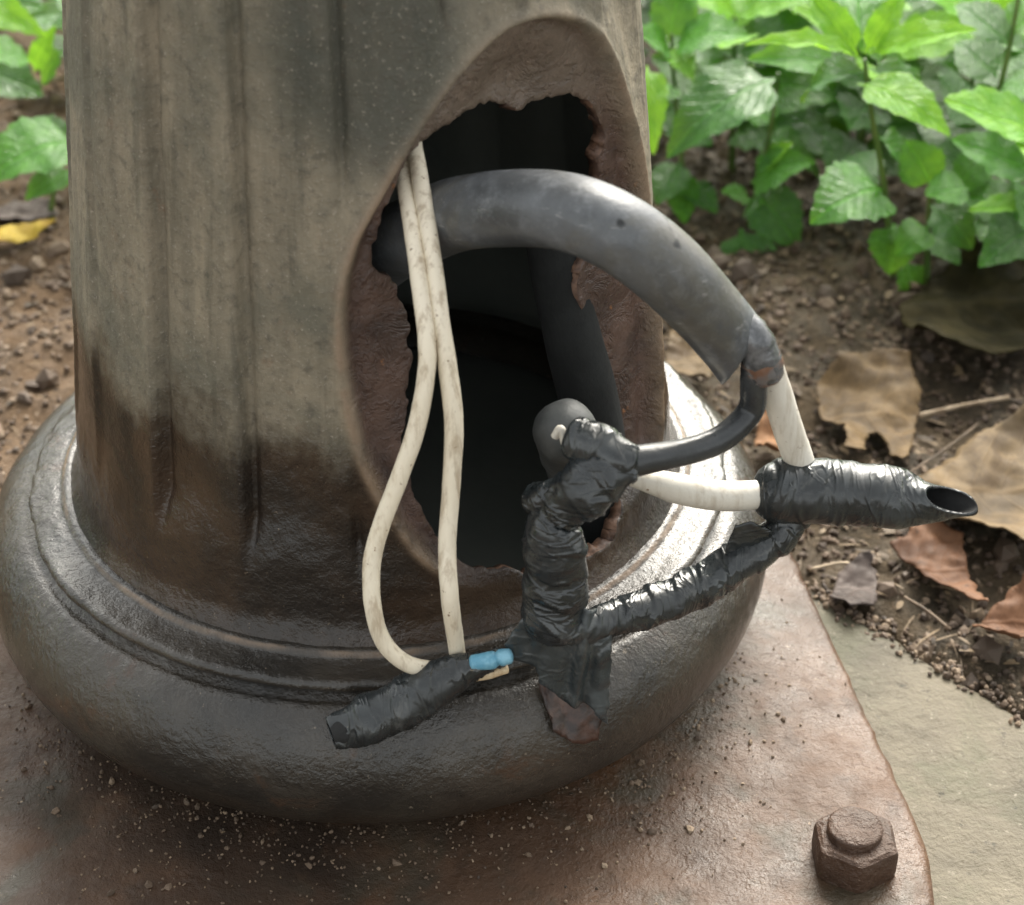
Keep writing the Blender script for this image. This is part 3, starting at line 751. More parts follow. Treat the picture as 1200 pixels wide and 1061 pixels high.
def build_plate():
    seg, nr = 560, 64
    v, f, dirt_shade = [], [], []
    for j in range(seg):
        a = 2 * math.pi * j / seg
        R = ray_poly(a, PLATE) + .7 * nz(math.sin(a) * 30, math.cos(a) * 30) + .35 * nz(math.sin(a) * 90, math.cos(a) * 90, 3)
        rs = [92 + (R - 92) * (i / nr) for i in range(nr + 1)]
        for i, r in enumerate(rs):
            x, y = r * math.sin(a), -r * math.cos(a)
            z = plate_z(x, y) + .35 * nz(x * .12, y * .12, 1) + .22 * nz(x * .4, y * .4, 4)
            # edge rolls over
            e = R - r
            z -= 1.6 * math.exp(-e / 1.2)
            v.append((x * S, y * S, z * S))
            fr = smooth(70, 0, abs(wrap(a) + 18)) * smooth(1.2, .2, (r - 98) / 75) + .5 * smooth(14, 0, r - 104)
            dirt_shade.append(min(1, fr * (1 + .6 * nz(x * .05, y * .05, 9))))
        x, y = R * math.sin(a), -R * math.cos(a)
        v.append((x * 1.002 * S, y * 1.002 * S, 4 * S)); dirt_shade.append(.6)
        v.append((x * S, y * S, -2 * S)); dirt_shade.append(1)
    n = nr + 3
    for j in range(seg):
        k = (j + 1) % seg
        for i in range(n - 1):
            f.append((j * n + i, j * n + i + 1, k * n + i + 1, k * n + i))
    me = mesh('base_plate', v, f)
    at = me.attributes.new('dirt_shade', 'FLOAT', 'POINT'); at.data.foreach_set('value', dirt_shade)
    bm = bmesh.new(); bm.from_mesh(me); bmesh.ops.recalc_face_normals(bm, faces=bm.faces); bm.to_mesh(me); bm.free()
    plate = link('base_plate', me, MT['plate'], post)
    # hexagon nut on its bolt, rust-swollen edges
    nx, ny = 149.6, -127.0
    bm = bmesh.new()
    rings = []
    for (sc, z) in ((1.0, 8.0), (1.04, 12), (1.03, 18.3), (.985, 20.4), (.90, 21.3), (.64, 21.6)):
        ring = []
        for q in range(72):
            a = 2 * math.pi * q / 72 + .42
            hexr = 11.6 / math.cos(((a + math.pi / 6) % (math.pi / 3)) - math.pi / 6)
            hexr = min(hexr, 12.95)
            if sc < .95:
                hexr = min(hexr, 12.2)
            r = hexr * sc + .22 * nz(math.cos(a) * 3, math.sin(a) * 3, z * .3)
            ring.append(bm.verts.new(((nx + r * math.cos(a)) * S, (ny + r * math.sin(a)) * S, (z + .25 * nz(math.cos(a) * 2, math.sin(a) * 2, 4)) * S)))
        rings.append(ring)
    for r0, r1 in zip(rings, rings[1:]):
        for q in range(72):
            bm.faces.new((r0[q], r0[(q + 1) % 72], r1[(q + 1) % 72], r1[q]))
    bm.faces.new(rings[-1])
    me = bpy.data.meshes.new('nut'); bm.to_mesh(me); bm.free()
    at = me.attributes.new('dirt_shade', 'FLOAT', 'POINT')
    nut = link('nut', me, MT['nut'], plate)
    me.set_sharp_from_angle(angle=math.radians(28))
    bm = bmesh.new()
    rings = []
    for (r, z) in ((8.4, 20), (8.4, 23.2), (8.2, 23.9), (7.4, 24.2), (3, 24.3)):
        rings.append([bm.verts.new(((nx - .6 + (r + .2 * nz(math.cos(q) * 2, math.sin(q) * 2, z)) * math.cos(q)) * S, (ny + .8 + r * math.sin(q)) * S, (z + .2 * nz(q, r)) * S)) for q in [2 * math.pi * t / 32 for t in range(32)]])
    for r0, r1 in zip(rings, rings[1:]):
        for q in range(32):
            bm.faces.new((r0[q], r0[(q + 1) % 32], r1[(q + 1) % 32], r1[q]))
    bm.faces.new(rings[-1])
    me = bpy.data.meshes.new('bolt_end'); bm.to_mesh(me); bm.free()
    me.attributes.new('dirt_shade', 'FLOAT', 'POINT')
    link('bolt_end', me, MT['nut'], plate)

build_column()
build_ring()
build_plate()

# ------------------------------------------------------------------ ground, concrete pad
PAD = [(90, 92), (162, 12), (185, -13), (220, -52), (320, -160), (300, -420), (-330, -420), (-260, -120), (-150, 20), (-100, 96)]

def build_pad():
    poly = [(p[0], p[1]) for p in catmull([(x, y, 0) for x, y in PAD], 6.0, True)]
    seg, nr = 500, 60
    v, f = [], []
    for j in range(seg):
        a = 2 * math.pi * j / seg
        R = ray_poly(a, poly) + 1.6 * nz(math.sin(a) * 14, math.cos(a) * 14) + .8 * nz(math.sin(a) * 60, math.cos(a) * 60, 2)
        for i in range(nr + 1):
            r = 60 + (R - 60) * i / nr
            x, y = r * math.sin(a), -r * math.cos(a)
            z = .8 * nz(x * .05, y * .05) + .4 * nz(x * .22, y * .22, 3) - 2.2 * math.exp(-(R - r) / 2.5)
            v.append((x * S, y * S, z * S))
        v.append(((R + 1) * math.sin(a) * S, -(R + 1) * math.cos(a) * S, -40 * S))
    n = nr + 2
    for j in range(seg):
        k = (j + 1) % seg
        for i in range(n - 1):
            f.append((j * n + i, j * n + i + 1, k * n + i + 1, k * n + i))
    o = link('concrete_footing', mesh('concrete_footing', v, f), MT['concrete'])
    o['kind'] = 'structure'
    return poly

padpoly = build_pad()

def soil_h(x, y, d):
    """height of the soil, mm; d is the distance outside the pad"""
    base = -3 + 6 * nz(x * .006, y * .006, 1) + (5 if x < -60 else 0) * smooth(0, 60, d)
    cl = 5.2 * nz(x * .034, y * .034, 2) + 3.4 * abs(nz(x * .075, y * .075, 3)) + 1.8 * nz(x * .17, y * .17, 4) + .8 * nz(x * .4, y * .4, 6)
    far = max(0.0, math.hypot(x, y) - 700)
    big = 30 * nz(x * .0012, y * .0012, 9) * smooth(0, 2500, far)
    k = smooth(-2, 10, d)
    return (base + cl + big) * k + (-16) * (1 - k)

def build_soil():
    u = np.linspace(-1, 1, 331)
    g = np.sinh(u * 6.9) / math.sinh(6.9)
    xs = g * 30000 + np.sign(g) * 0
    # finer in the middle
    xs = np.concatenate([-np.geomspace(560, 40000, 50)[::-1], np.arange(-556, 560, 4.0), np.geomspace(560, 40000, 50)])
    ys = np.concatenate([-np.geomspace(300, 40000, 45)[::-1], np.arange(-296, 760, 4.0), np.geomspace(760, 40000, 50)])
    X, Y = np.meshgrid(xs, ys)
    D, _, _ = sdist(X, Y, padpoly)
    v = []
    for i in range(len(ys)):
        for j in range(len(xs)):
            x, y = float(xs[j]), float(ys[i])
            v.append((x * S, y * S, soil_h(x, y, float(D[i, j])) * S))
    w = len(xs)
    f = [(i * w + j, i * w + j + 1, (i + 1) * w + j + 1, (i + 1) * w + j) for i in range(len(ys) - 1) for j in range(w - 1)]
    o = link('soil_ground', mesh('soil_ground', v, f), MT['soil'])
    o['kind'] = 'structure'

build_soil()

_gx, _gy = np.arange(-480, 481, 3.0), np.arange(-300, 901, 3.0)
_pd = sdist(*np.meshgrid(_gx, _gy), padpoly)[0]

def pad_d(x, y):
    return float(_pd[int(min(400, max(0, round((y + 300) / 3)))), int(min(320, max(0, round((x + 480) / 3))))])

ICO_V, ICO_F = None, None
def ico():
    global ICO_V, ICO_F
    bm = bmesh.new(); bmesh.ops.create_icosphere(bm, subdivisions=1, radius=1)
    ICO_V = [v.co.copy() for v in bm.verts]; ICO_F = [[x.index for x in p.verts] for p in bm.faces]
    bm.free()
ico()

def scatter(name, mat, items, label=None):
    """items: (x, y, z, size, tone) lumps joined into one mesh"""
    v, f, tone = [], [], []
    for (x, y, z, s, t) in items:
        b = len(v)
        q = Matrix.Rotation(random.uniform(0, 6.3), 3, Vector((random.uniform(-1, 1), random.uniform(-1, 1), random.uniform(-1, 1))).normalized())
        sx, sy, sz = (random.uniform(.6, 1.35) for _ in range(3))
        for c in ICO_V:
            k = random.uniform(.72, 1.2)
            p = q @ Vector((c.x * sx * k, c.y * sy * k, c.z * sz * k * .8))
            v.append(((x + p.x * s) * S, (y + p.y * s) * S, (z + p.z * s) * S))
            tone.append(t)
        f.extend([b + i for i in p] for p in ICO_F)
    me = mesh(name, v, f)
    at = me.attributes.new('tone', 'FLOAT', 'POINT'); at.data.foreach_set('value', tone)
    o = link(name, me, mat, None, True)
    o['kind'] = 'stuff'
    return o

def bed_point():
    """a random spot of the soil that the picture shows"""
    while True:
        q = random.random()
        if q < .10:
            x, y = random.uniform(-90, 85), random.uniform(130, 420)
        elif q < .46:
            x, y = random.uniform(-330, -85), random.uniform(60, 520)
            if x < -.48 * (y + 400): continue
        else:
            x, y = random.uniform(80, 360), random.uniform(-80, 420)
        d = pad_d(x, y)
        if d > 1.5 and math.hypot(x, y) > 128:
            return x, y, d

items = []
for k in range(9500):
    x, y, d = bed_point()
    s = min(6.5, .7 + random.paretovariate(2.1) * .55)
    items.append((x, y, soil_h(x, y, d) + s * .1, s, random.betavariate(3.0, 2.6) if x < 0 else random.betavariate(1.6, 2.4)))
for k in range(260):                                   # crumbs that spill on to the pad edge
    t = random.random()
    x, y = 155 + 75 * t + random.gauss(0, 3), 18 - 80 * t + random.gauss(0, 3)
    s = random.uniform(.5, 1.6)
    items.append((x, y, .3, s, random.random()))
scatter('soil_crumbs', MT['crumb'], items)

items = []
for k in range(1500):
    a = math.radians(random.gauss(-18, 34)); r = 102 + abs(random.gauss(0, 1)) * 24
    if r > ray_poly(a, PLATE) - 3: continue
    x, y = r * math.sin(a), -r * math.cos(a)
    s = min(1.5, .2 + random.paretovariate(2.3) * .2)
    items.append((x, y, plate_z(x, y) + .1, s, random.betavariate(2.0, 2.7)))
for k in range(170):                                   # grit on the brown plate beside the ring, right
    a = math.radians(random.gauss(48, 16)); r = 126 + abs(random.gauss(0, 1)) * 16
    if r > ray_poly(a, PLATE) - 3: continue
    x, y = r * math.sin(a), -r * math.cos(a)
    items.append((x, y, plate_z(x, y) + .2, min(1.8, .25 + random.paretovariate(2.4) * .25), random.betavariate(2.5, .9)))
scatter('dirt_crumbs', MT['crumb'], items)

def litter():
    v, f, tone = [], [], []
    for k in range(2600):
        x, y, d = bed_point()
        if x < 0 and random.random() < .6: continue
        L = random.uniform(2, 9); W = L * random.uniform(.2, .6) if random.random() < .55 else random.uniform(.35, .8)
        if W < 1: L *= 2.2
        a = random.uniform(0, 6.3); t = random.uniform(-.5, .5); tt = random.random()
        z = soil_h(x, y, d) + random.uniform(.8, 2.4)
        ca, sa = math.cos(a), math.sin(a)
        b = len(v)
        for i in range(4):
            q = i / 3 - .5
            w = W * (.35, 1, .9, .25)[i] * .5
            for sgn in (-1, 1):
                lx, ly = q * L, sgn * w
                v.append(((x + lx * ca - ly * sa) * S, (y + lx * sa + ly * ca) * S, (z + t * lx * .5 + sgn * w * random.uniform(-.3, .5) - abs(q) * L * .15) * S))
                tone.append(tt)
        for i in range(3):
            f.append((b + 2 * i, b + 2 * i + 1, b + 2 * i + 3, b + 2 * i + 2))
    me = mesh('leaf_litter', v, f)
    at = me.attributes.new('tone', 'FLOAT', 'POINT'); at.data.foreach_set('value', tone)
    o = link('leaf_litter', me, MT['litter'], None)
    o['kind'] = 'stuff'
litter()

# ------------------------------------------------------------------ tubes: cables, wires, wrapped tape
def tube(name, pts, mat, parent=None, step=1.2, seg=24, disp=None, flat=None, cap=(1, 1), cut=None, hollow=None, mats=None):
    P = catmull([p[:4] for p in pts], step)
    n = len(P)
    C = [Vector(p[:3]) for p in P]
    T = [(C[min(i + 1, n - 1)] - C[max(i - 1, 0)]).normalized() for i in range(n)]
    ref = Vector((0, -.6, .8))
    x = (ref - T[0] * ref.dot(T[0])).normalized()
    v, f, s = [], [], 0.0
    rings = []
    frames = []
    for i in range(n):
        if i:
            s += (C[i] - C[i - 1]).length
            x = (x - T[i] * x.dot(T[i])).normalized()
        frames.append((x.copy(), T[i].cross(x), s))
    total = s
    def ring(i, k=1.0, back=0.0, inner=0.0):
        xx, yy, si = frames[i]
        out = []
        for q in range(seg):
            a = 2 * math.pi * q / seg
            r = P[i][3]
            if disp and not inner:
                r = r + disp(si, a, C[i], r, total)
            r = r * k - inner
            ca, sa = math.cos(a), math.sin(a)
            if flat:
                d = xx * ca * r * flat[0] + yy * sa * r * flat[1]
            else:
                d = (xx * ca + yy * sa) * r
            p = C[i] + d + T[i] * back
            if cut:
                w = smooth(total - cut[2], total, si)
                p = p - T[i] * (d.normalized().dot(cut[0]) * cut[1] * w)
            out.append(len(v)); v.append(tuple(p * S))
        return out
    if cap[0] == 2:
        for q in (5, 20, 40, 60, 78):
            t = math.radians(q)
            rings.append(ring(0, math.sin(t), -math.cos(t) * P[0][3]))
    elif cap[0]:
        rings.append(ring(0, .35, -.35 * P[0][3]))
        rings.append(ring(0, .75, -.22 * P[0][3]))
    for i in range(n):
        rings.append(ring(i))
    if hollow:
        m = max(2, int(hollow[1] / step))
        for i in range(n - 1, max(n - 1 - m, 0), -1):
            rings.append(ring(i, 1.0, 0, hollow[0]))
    elif cap[1] == 2:
        for q in (78, 60, 40, 20, 5):
            t = math.radians(q)
            rings.append(ring(n - 1, math.sin(t), math.cos(t) * P[-1][3]))
    elif cap[1]:
        rings.append(ring(n - 1, .75, .22 * P[-1][3]))
        rings.append(ring(n - 1, .35, .35 * P[-1][3]))
    mi = []
    for k, (a, b) in enumerate(zip(rings, rings[1:])):
        for q in range(seg):
            f.append((a[q], a[(q + 1) % seg], b[(q + 1) % seg], b[q]))
            mi.append(1 if hollow and k >= (2 if cap[0] else 0) + n else 0)
    f.append(tuple(reversed(rings[0]))); mi.append(0)
    f.append(tuple(rings[-1])); mi.append(1 if hollow else 0)
    me = mesh(name, v, f)
    for m in (mats or [mat]):
        me.materials.append(m)
    if mats:
        me.polygons.foreach_set('material_index', mi)
    return link(name, me, None, parent)

def base_of(pts):
    return tuple(c * S for c in pts[0][:3])

def d_worn(s, a, c, r, L):
    return .25 * nz(c.x * .06 + math.cos(a), c.y * .06 + math.sin(a), c.z * .06) + .06 * nz(s * .5, math.cos(a) * 4, math.sin(a) * 4)

def d_wire(s, a, c, r, L):
    return .10 * nz(s * .16, math.cos(a) * 1.2, math.sin(a) * 1.2) + .05 * nz(s * .6, math.cos(a) * 2, math.sin(a) * 2 + 7)

def d_tape(pitch, step, wr, seed, fold=0.0):
    """overlapping turns of tape: each turn ends in a thin crisp edge"""
    def fn(s, a, c, r, L):
        ca, sa = math.cos(a), math.sin(a)
        ph = s / pitch + a / (2 * math.pi) + .30 * nz(s * .06, seed, ca)
        k = ph - math.floor(ph)
        ridge = step * (k if k < .92 else (1 - k) * 11.5)
        cr = wr * nz(s * .10 + seed, ca * .9, sa * .9) + wr * .10 * nz(s * .45, ca * 2.2, sa * 2.2 + seed)
        n = nz(s * .13 + seed * 3, ca * .7 + s * .03, sa * .7)
        fd = fold * (max(0.0, 1 - abs(n) * 12) ** 1.3)
        return ridge + cr + fd
    return fn

def d_splice(s, a, c, r, L):
    return d_tape(12, .6, .5, 3.0, .6)(s, a, c, r, L) - r * .5 * abs(math.cos(a + .3)) ** 1.5 * smooth(L - 7, L, s) + .5 * nz(a * 1.5, s * .2) * smooth(L - 9, L, s)

def d_sleeve(s, a, c, r, L):
    t = d_tape(8.5, .35, .35, 5.0, .25)(s, a, c, r, L)
    return t * (1 - .6 * smooth(L - 10, L, s)) - r * .30 * abs(math.sin(a)) ** 1.5 * smooth(L - 16, L, s)

# thick grey cable that loops out of the opening
cable = thing('thick_cable', (0, 0, 0), 'thick grey armoured cable arching out of the broken door opening', 'cable')
tube('sheath', D['sheath'], None, cable, 1.5, 40, d_worn, None, (1, 0), (Vector((.75, -.40, .50)).normalized(), 6.5, 15), (1.7, 22), [MT['sheath'], MT['sheath_in']])
tube('screen_tape', D['screen'], MT['screen'], cable, .7, 32, d_tape(4.5, .35, .3, 2.0), None, (0, 1))
tube('rust_band', [tuple(p) for p in D['rust']], MT['rust_band'], cable, .5, 28, lambda s, a, c, r, L: .35 * nz(c.x * .3 + math.cos(a) * 2.2, s * .7, math.sin(a) * 2.2), None, (1, 1))
tube('black_core', D['black_core'], MT['core'], cable, 1.0, 24, d_worn)
tube('white_core', D['white_core'], MT['white'], cable, 1.0, 24, d_wire)

wb = thing('white_core_wire', (0, 0, 0), 'short bare white wire running left from the open black sleeve', 'wire')
tube('white_insulation', D['white_branch'], MT['white'], wb, 1.0, 24, d_wire, (1, .9))
# open ended black sleeve
sl = thing('cable_sleeve', (0, 0, 0), 'black tape wrapped tube with a slanted open end sticking out to the right', 'sleeve')
tube('wrapped_tube', D['sleeve'], None, sl, .5, 56, d_sleeve, None, (1, 0), (Vector((.0, -.45, .9)).normalized(), 7.0, 22), (2.2, 60), [MT['tape_slant'], MT['sheath_in']])

br = thing('taped_branch', (0, 0, 0), 'black taped cable branch running down left below the open sleeve', 'taped cable')
tube('tape_wrap', D['branch'], MT['tape_slant'], br, .5, 44, d_tape(9, .7, .8, 9.0, .5))

# ------------------------------------------------------------------ crumpled tape bundle in front of the opening
bd = thing('tape_bundle', (0, 0, 0), 'crumpled black tape joint hanging in front of the door opening', 'tape joint')
tube('tape_wrap', D['bundle'], MT['tape'], bd, .45, 72, d_tape(8.5, .7, 1.3, 1.0, .7), (.85, 1.0))
tube('tape_wrap', D['bundle_top'], MT['tape_slant'], bd, .5, 48, d_tape(9, .6, .7, 4.0, .5))
tube('tape_fold', D['bundle_knob'], MT['tape'], bd, .6, 28, d_tape(6, .6, .9, 6.0, .7))

def sheet(name, pts, mat, parent, thick, cuts=4, fn=None, uvdir=None):
    bm = bmesh.new()
    vs = [bm.verts.new(Vector(p) * S) for p in pts]
    bm.faces.new(vs)
    bmesh.ops.triangulate(bm, faces=bm.faces, ngon_method='BEAUTY')
    for _ in range(cuts):
        bmesh.ops.subdivide_edges(bm, edges=[e for e in bm.edges if e.calc_length() > .0016], cuts=1, use_grid_fill=False)
        bmesh.ops.triangulate(bm, faces=bm.faces)
    inner = [v for v in bm.verts if not v.is_boundary]
    for _ in range(6):
        bmesh.ops.smooth_vert(bm, verts=inner, factor=.5, use_axis_x=True, use_axis_y=True, use_axis_z=True)
    bmesh.ops.recalc_face_normals(bm, faces=bm.faces)
    if fn:
        for v in bm.verts:
            v.co = Vector(fn(v.co / S, v.is_boundary)) * S
    xs = [v.co.x for v in bm.verts]; ys = [v.co.y for v in bm.verts]
    x0, x1, y0, y1 = min(xs), max(xs), min(ys), max(ys)
    uvl = bm.loops.layers.uv.new('UVMap')
    for fc in bm.faces:
        for l in fc.loops:
            l[uvl].uv = ((l.vert.co.x - x0) / (x1 - x0 + 1e-9), (l.vert.co.y - y0) / (y1 - y0 + 1e-9))
    me = bpy.data.meshes.new(name); bm.to_mesh(me); bm.free()
    o = link(name, me, mat, parent)
    sd = o.modifiers.new('thick', 'SOLIDIFY'); sd.thickness = thick * S; sd.offset = 0
    return o

def f_flap(p, b):
    d = 1.6 * nz(p.x * .10, p.z * .05, 3) + .7 * nz(p.x * .3, p.z * .16, 6)
    d += 2.6 * math.exp(-((p.x - 62.5 - .12 * (p.z - 70)) / 1.6) ** 2) - 1.6 * math.exp(-((p.x - 66 - .1 * (p.z - 70)) / 2.0) ** 2)
    return (p.x + .7 * nz(p.x * .4, p.z * .4, 9) * (1 if b else 0), p.y - d, p.z + (1.0 * nz(p.x * .5, p.y * .5, 2) if b else 0))
sheet('tape_flap', D['flap'], MT['tape_dull'], bd, .5, 5, f_flap)
sheet('rusty_strip', D['rusty_strip'], MT['rust_dark'], bd, .4, 4, lambda p, b: (p.x + (.9 * nz(p.x * .4, p.z * .4) if b else 0), p.y + .5 * nz(p.x * .3, p.z * .3, 5), p.z + (.9 * nz(p.x * .4, p.z * .4, 7) if b else .4)))

sheet('tape_flap', D['branch_flap'], MT['tape'], br, .5, 4, lambda p, b: (p.x, p.y + .5 * nz(p.x * .3, p.z * .3), p.z + (.5 * nz(p.x * .5, p.z * .5, 4) if b else 0)))

# ------------------------------------------------------------------ rounded cable end and the conduit inside the post
st = thing('cable_end', (0, 0, 0), 'dark grey rounded cable end just inside the opening, behind the tape joint', 'cable end')
tube('cap', D['stub'], MT['stub'], st, .6, 40, lambda s, a, c, r, L: .7 * nz(c.x * .05 + math.cos(a) * 1.1, s * .12, math.sin(a) * 1.1) + .12 * nz(s * .8, math.cos(a) * 5, math.sin(a) * 5), None, (1, 2))
tube('pale_strand', D['stubwire'], MT['white'], st, .5, 12)
ic = thing('inner_cable', (0, 0, 0), 'dark upright cable in the shadow inside the post', 'cable')
tube('black_sheath', D['inner_conduit'], MT['inner_core'], ic, 3, 24, d_worn)

# ------------------------------------------------------------------ two cream wires, their taped splice
wl = thing('cream_wire', (0, 0, 0), 'left cream wire, bowed outward into a hook above the base ring', 'wire')
tube('insulation', D['wire_left'], MT['wire'], wl, 1.0, 20, d_wire)
wr = thing('cream_wire', (0, 0, 0), 'right cream wire, hanging nearly straight into the blue banded splice', 'wire')
tube('insulation', D['wire_right'], MT['wire'], wr, 1.0, 20, d_wire)
sp = thing('wire_splice', (0, 0, 0), 'black taped wire splice with a blue band resting on the base ring', 'wire splice')
tube('tape_wrap', D['splice'], MT['tape_slant'], sp, .5, 48, d_splice, (.85, 1.0), (1, 0), None, (.9, 5), [MT['tape_slant'], MT['sheath_in']])
tube('blue_band', D['blue'], MT['blue'], sp, .4, 24, d_wire)
tube('wire_end', D['tan'], MT['tan'], sp, .6, 16, d_wire)

# ------------------------------------------------------------------ dead leaves and twigs
def linear(pts, step):
    out = []
    for i in range(len(pts)):
        b, c = np.array(pts[i], float), np.array(pts[(i + 1) % len(pts)], float)
        k = max(1, int(round(np.linalg.norm(c - b) / step)))
        out += [b + (c - b) * j / k for j in range(k)]
    return out

for (label, tone, pts, curl) in D['dead']:
    pts = [tuple(.35 * p[i] + .65 * q[i] for i in range(3)) for p, q in zip(catmull([tuple(p) for p in pts], 4.0, True), linear(pts, 4.0))]
    cx = sum(p[0] for p in pts) / len(pts); cy = sum(p[1] for p in pts) / len(pts)
    R = max(math.hypot(p[0] - cx, p[1] - cy) for p in pts)
    gmax = max(soil_h(p[0], p[1], max(0, pad_d(p[0], p[1]))) for p in pts)
    def fn(p, b, cx=cx, cy=cy, R=R, curl=curl, g=gmax):
        dx, dy = (p.x - cx) / R, (p.y - cy) / R
        h = curl * R * 1.0 * (dy + .35 * dx) ** 2 + .13 * R * nz(dx * 2.2, dy * 2.2, cx) + .04 * R * nz(dx * 6, dy * 6, cy)
        return (p.x + 1.5 * nz(p.x * .3, p.y * .3, 3) * b, p.y + 1.5 * nz(p.x * .3, p.y * .3, 7) * b, p.z * .5 + max(0, g) * .6 + h + 1.0)
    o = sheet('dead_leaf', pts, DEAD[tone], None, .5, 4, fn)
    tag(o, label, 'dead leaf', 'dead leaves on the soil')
for k, (label, pts, r) in enumerate(D['twigs']):
    q = [(x, y, max(z, soil_h(x, y, max(0, pad_d(x, y))) + r + 1.5), r * random.uniform(.8, 1.15)) for x, y, z in pts]
    o = tube('twig', q, MT['twig_dark'] if k in (1, 4) else MT['twig'], None, 2, 8, lambda s, a, c, r, L: .2 * nz(s * .3, a))
    tag(o, label, 'twig', 'twigs on the soil')

# ------------------------------------------------------------------ plants
def leaf_mesh(seed, curl, serr=.048, n=14, wide=.46):
    """unit leaf along +Y, 1 wide, arched and folded on its midrib"""
    v, f, uv = [], [], []
    cols = (-1, -.5, 0, .5, 1)
    for i in range(n + 1):
        y = i / n
        w = .5 * (math.sin(math.pi * y ** (.72 + .1 * math.sin(seed)))) ** .85 if 0 < i < n else .012
        if i <= 1:
            w = .03 + .05 * i
        ser = 1 + (serr if i % 2 else -serr) * (1 if 2 < i < n else 0)
        for c in cols:
            x = c * w * (ser if abs(c) == 1 else 1)
            z = curl * 2.2 * y * (1 - y) + .16 * abs(x) + .035 * nz(x * 5 + seed, y * 5, seed) - .10 * x * x
            z += .02 * math.sin(y * 22 + seed) * abs(c) * w * 2
            v.append((x, y + (.02 * abs(c) if i % 2 else 0), z)); uv.append((x + .5, y))
    for i in range(n):
        for j in range(4):
            a = i * 5 + j
            f.append((a, a + 1, a + 6, a + 5))
    me = mesh('leaf', v, f)
    ul = me.uv_layers.new(name='UVMap')
    for l in me.loops:
        ul.data[l.index].uv = uv[l.vertex_index]
    return me

LEAF = {}
for mi, mname in enumerate(('dark', 'mid', 'young')):
    for k, cv in enumerate((.06, .13, .2, .28)):
        me = leaf_mesh(k * 1.7 + mi * .6, cv)
        me.materials.append(MT[mname])
        me.polygons.foreach_set('use_smooth', [True] * len(me.polygons))
        LEAF[mi, k] = me

def put_leaf(parent, a, b, w, shade, curl, tilt=0.0):
    a, b = Vector(a), Vector(b)
    y = b - a
    L = y.length
    y.normalize()
    nrm = Vector((random.uniform(-.3, .3), -.42 + random.uniform(-.15, .15), .85))
    nrm = (nrm - y * nrm.dot(y))
    if nrm.length < .2:
        nrm = Vector((0, -1, .2)) - y * Vector((0, -1, .2)).dot(y)
    nrm.normalize()
    x = y.cross(nrm)
    me = LEAF[shade, min(3, max(0, int(round((curl - .06) / .075))))]
    o = bpy.data.objects.new('leaf', me)
    COL.objects.link(o)
    W = w * (1.0 if shade == 2 else 1.16)
    m = Matrix(((x.x * W, y.x * L, nrm.x * L, a.x), (x.y * W, y.y * L, nrm.y * L, a.y), (x.z * W, y.z * L, nrm.z * L, a.z), (0, 0, 0, 1)))
    m3 = m.to_3x3() * S
    o.matrix_world = Matrix.Translation(a * S) @ m3.to_4x4()
    o.parent = parent
    return o

for pl in D['plants']:
    root = thing(pl['name'], (0, 0, 0), pl['label'], 'plant', 'leafy plants in the soil bed')
    for stp in pl['stem']:
        n = len(stp)
        x, y, z = stp[-1]
        tail = [] if z < -3 else [(x + 1, y + 2, soil_h(x, y, max(0, pad_d(x, y))) - 6)]
        tube('stem', [(p[0], p[1], p[2], .9 + 1.0 * i / n) for i, p in enumerate(list(stp) + tail)], MT['stem'], root, 4, 10)
    for q in pl['leaves']:
        put_leaf(root, q[0:3], q[3:6], q[6], q[7], q[8])

def free_plant(x, y, h, nl, label, seed):
    rnd = random.Random(seed)
    root = thing('leafy_plant', (0, 0, 0), label, 'plant', 'leafy plants in the soil bed')
    lean = (rnd.uniform(-.2, .2), rnd.uniform(-.25, .1))
    pts = [(x + lean[0] * h * t, y + lean[1] * h * t, -8 + (h + 8) * t, 2.0 - 1.1 * t) for t in (1, .7, .35, 0)]
    tube('stem', pts, MT['stem'], root, 5, 8)
    for k in range(nl):
        t = 1 - (k // 2) / (nl / 2) * .85
        a = k * math.pi + (k // 2) * 1.45 + rnd.uniform(-.3, .3)
        L = rnd.uniform(36, 62) * (1.15 - .35 * t)
        px, py, pz = x + lean[0] * h * t, y + lean[1] * h * t, h * t
        up = .45 * t - .12 + rnd.uniform(-.15, .15)
        e = (px + L * math.cos(a), py + L * math.sin(a), max(3, pz + L * up))
        put_leaf(root, (px, py, pz), e, L * rnd.uniform(.5, .66), 2 if t > .85 else rnd.choice((0, 0, 0, 1)), rnd.choice((.06, .13, .2, .28)))

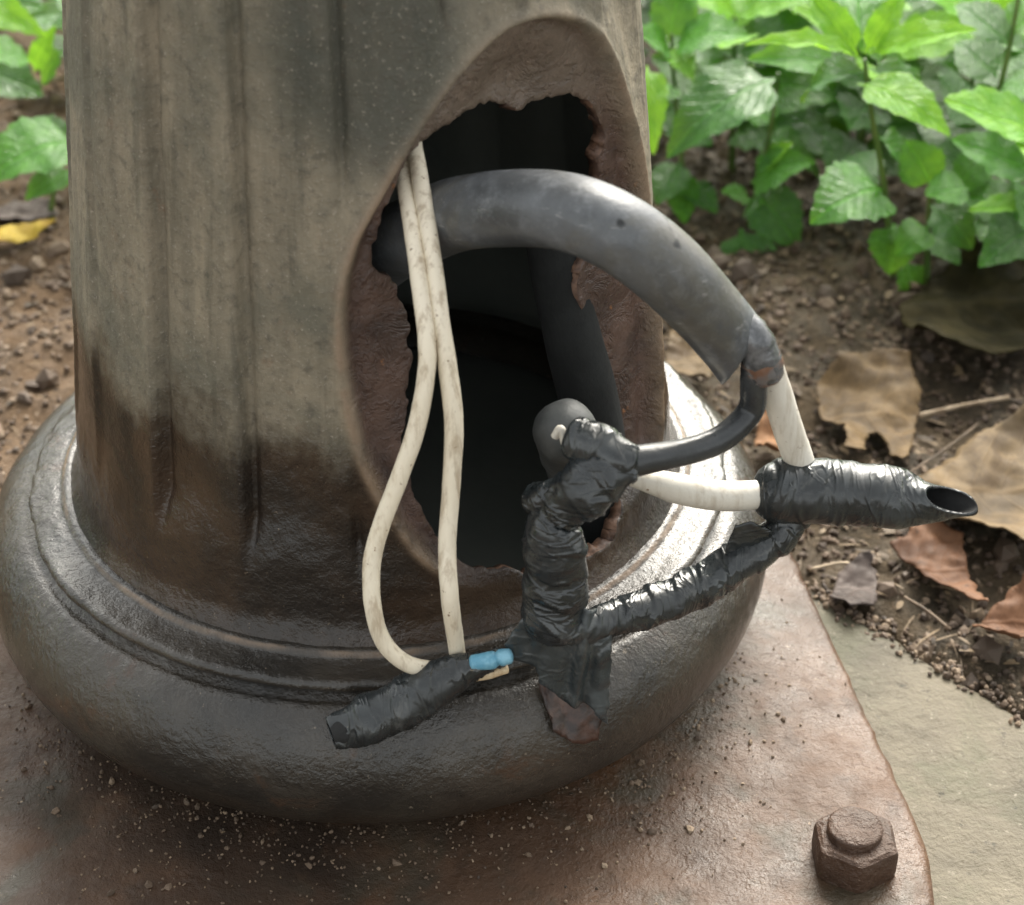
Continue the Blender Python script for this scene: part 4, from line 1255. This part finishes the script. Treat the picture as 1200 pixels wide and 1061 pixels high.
for k, (x, y, h, nl, lb) in enumerate([
        (318, 330, 105, 12, 'leafy plant rising at the upper right corner, behind the slender stem'),
        (232, 395, 110, 12, 'blurred leafy plant directly behind the tall bright plant'),
        (182, 420, 95, 12, 'blurred leafy plant behind the broad dark leaf, near the post'),
        (120, 445, 120, 12, 'blurred leafy plant half hidden by the top right side of the post'),
        (282, 455, 120, 12, 'blurred leafy plant at the back between the tall bright plant and the right corner'),
        (285, 238, 80, 14, 'low leafy plant above the big dark dead leaf'),
        (212, 335, 80, 14, 'dark low leafy plant in the gap left of the tall bright plant'),
        (160, 365, 85, 14, 'dark leafy plant at the back of the gap beside the post'),
        (268, 345, 95, 14, 'leafy plant filling the gap right of the tall bright plant'),
        (350, 420, 130, 14, 'leafy plant at the back of the upper right corner'),
        (215, 480, 150, 14, 'tall blurred leafy plant furthest back above the bright plant'),
        (150, 500, 140, 14, 'tall blurred leafy plant furthest back near the post'),
        (-262, 430, 90, 10, 'blurred leafy plant at the upper left corner, behind the yellow leaf'),
        (-190, 470, 60, 8, 'blurred low plant at the back beside the left edge of the post')]):
    free_plant(x, y, h, nl, lb, 40 + k)

def undergrowth():
    """the mass of plants further back"""
    v, f, uv, mi = [], [], [], []
    base = leaf_mesh(1.0, .16, .06, 8)
    bv = [p.co.copy() for p in base.vertices]; bf = [tuple(p.vertices) for p in base.polygons]
    buv = [(p.co.x + .5, p.co.y) for p in base.vertices]
    rnd = random.Random(5)
    n = 0
    while n < 3400:
        x, y = rnd.uniform(-900, 1000), rnd.uniform(-200, 1700)
        inview = -.46 * (y + 560) < x < .56 * (y + 560)
        hidden = 300 < y < 520 and 45 - .235 * (y + 537) < x < 45 + .055 * (y + 537)      # the bed behind the post
        if y < 500 and inview and not hidden: continue
        if not hidden and y < 450 and (abs(x) < 420 or x > 300 and x < 560 and y < 320): continue
        h = rnd.uniform(20, 120)
        for q in range(3):
            a = rnd.uniform(0, 6.3); L = rnd.uniform(35, 65); W = L * rnd.uniform(.5, .66)
            yv = Vector((math.cos(a), math.sin(a), rnd.uniform(-.35, .4))).normalized()
            nv = Vector((rnd.uniform(-.3, .3), rnd.uniform(-.4, .2), .9)); nv = (nv - yv * nv.dot(yv)).normalized()
            xv = yv.cross(nv)
            o = Vector((x + rnd.uniform(-25, 25), y + rnd.uniform(-25, 25), h + rnd.uniform(-15, 15)))
            b = len(v)
            for c in bv:
                v.append(tuple((o + xv * c.x * W + yv * c.y * L + nv * c.z * L) * S))
            m = rnd.choice((0, 0, 1, 1, 2)) if h > 80 else rnd.choice((0, 0, 1))
            for fc in bf:
                f.append(tuple(b + i for i in fc)); mi.append(m)
            uv.extend(buv)
            n += 1
    me = mesh('undergrowth', v, f)
    for m in ('dark', 'mid', 'young'):
        me.materials.append(MT[m])
    me.polygons.foreach_set('material_index', mi)
    ul = me.uv_layers.new(name='UVMap')
    vi = np.zeros(len(me.loops), np.int32); me.loops.foreach_get('vertex_index', vi)
    ul.data.foreach_set('uv', np.array(uv, np.float32)[vi].reshape(-1))
    o = link('undergrowth', me)
    o['kind'] = 'stuff'
undergrowth()
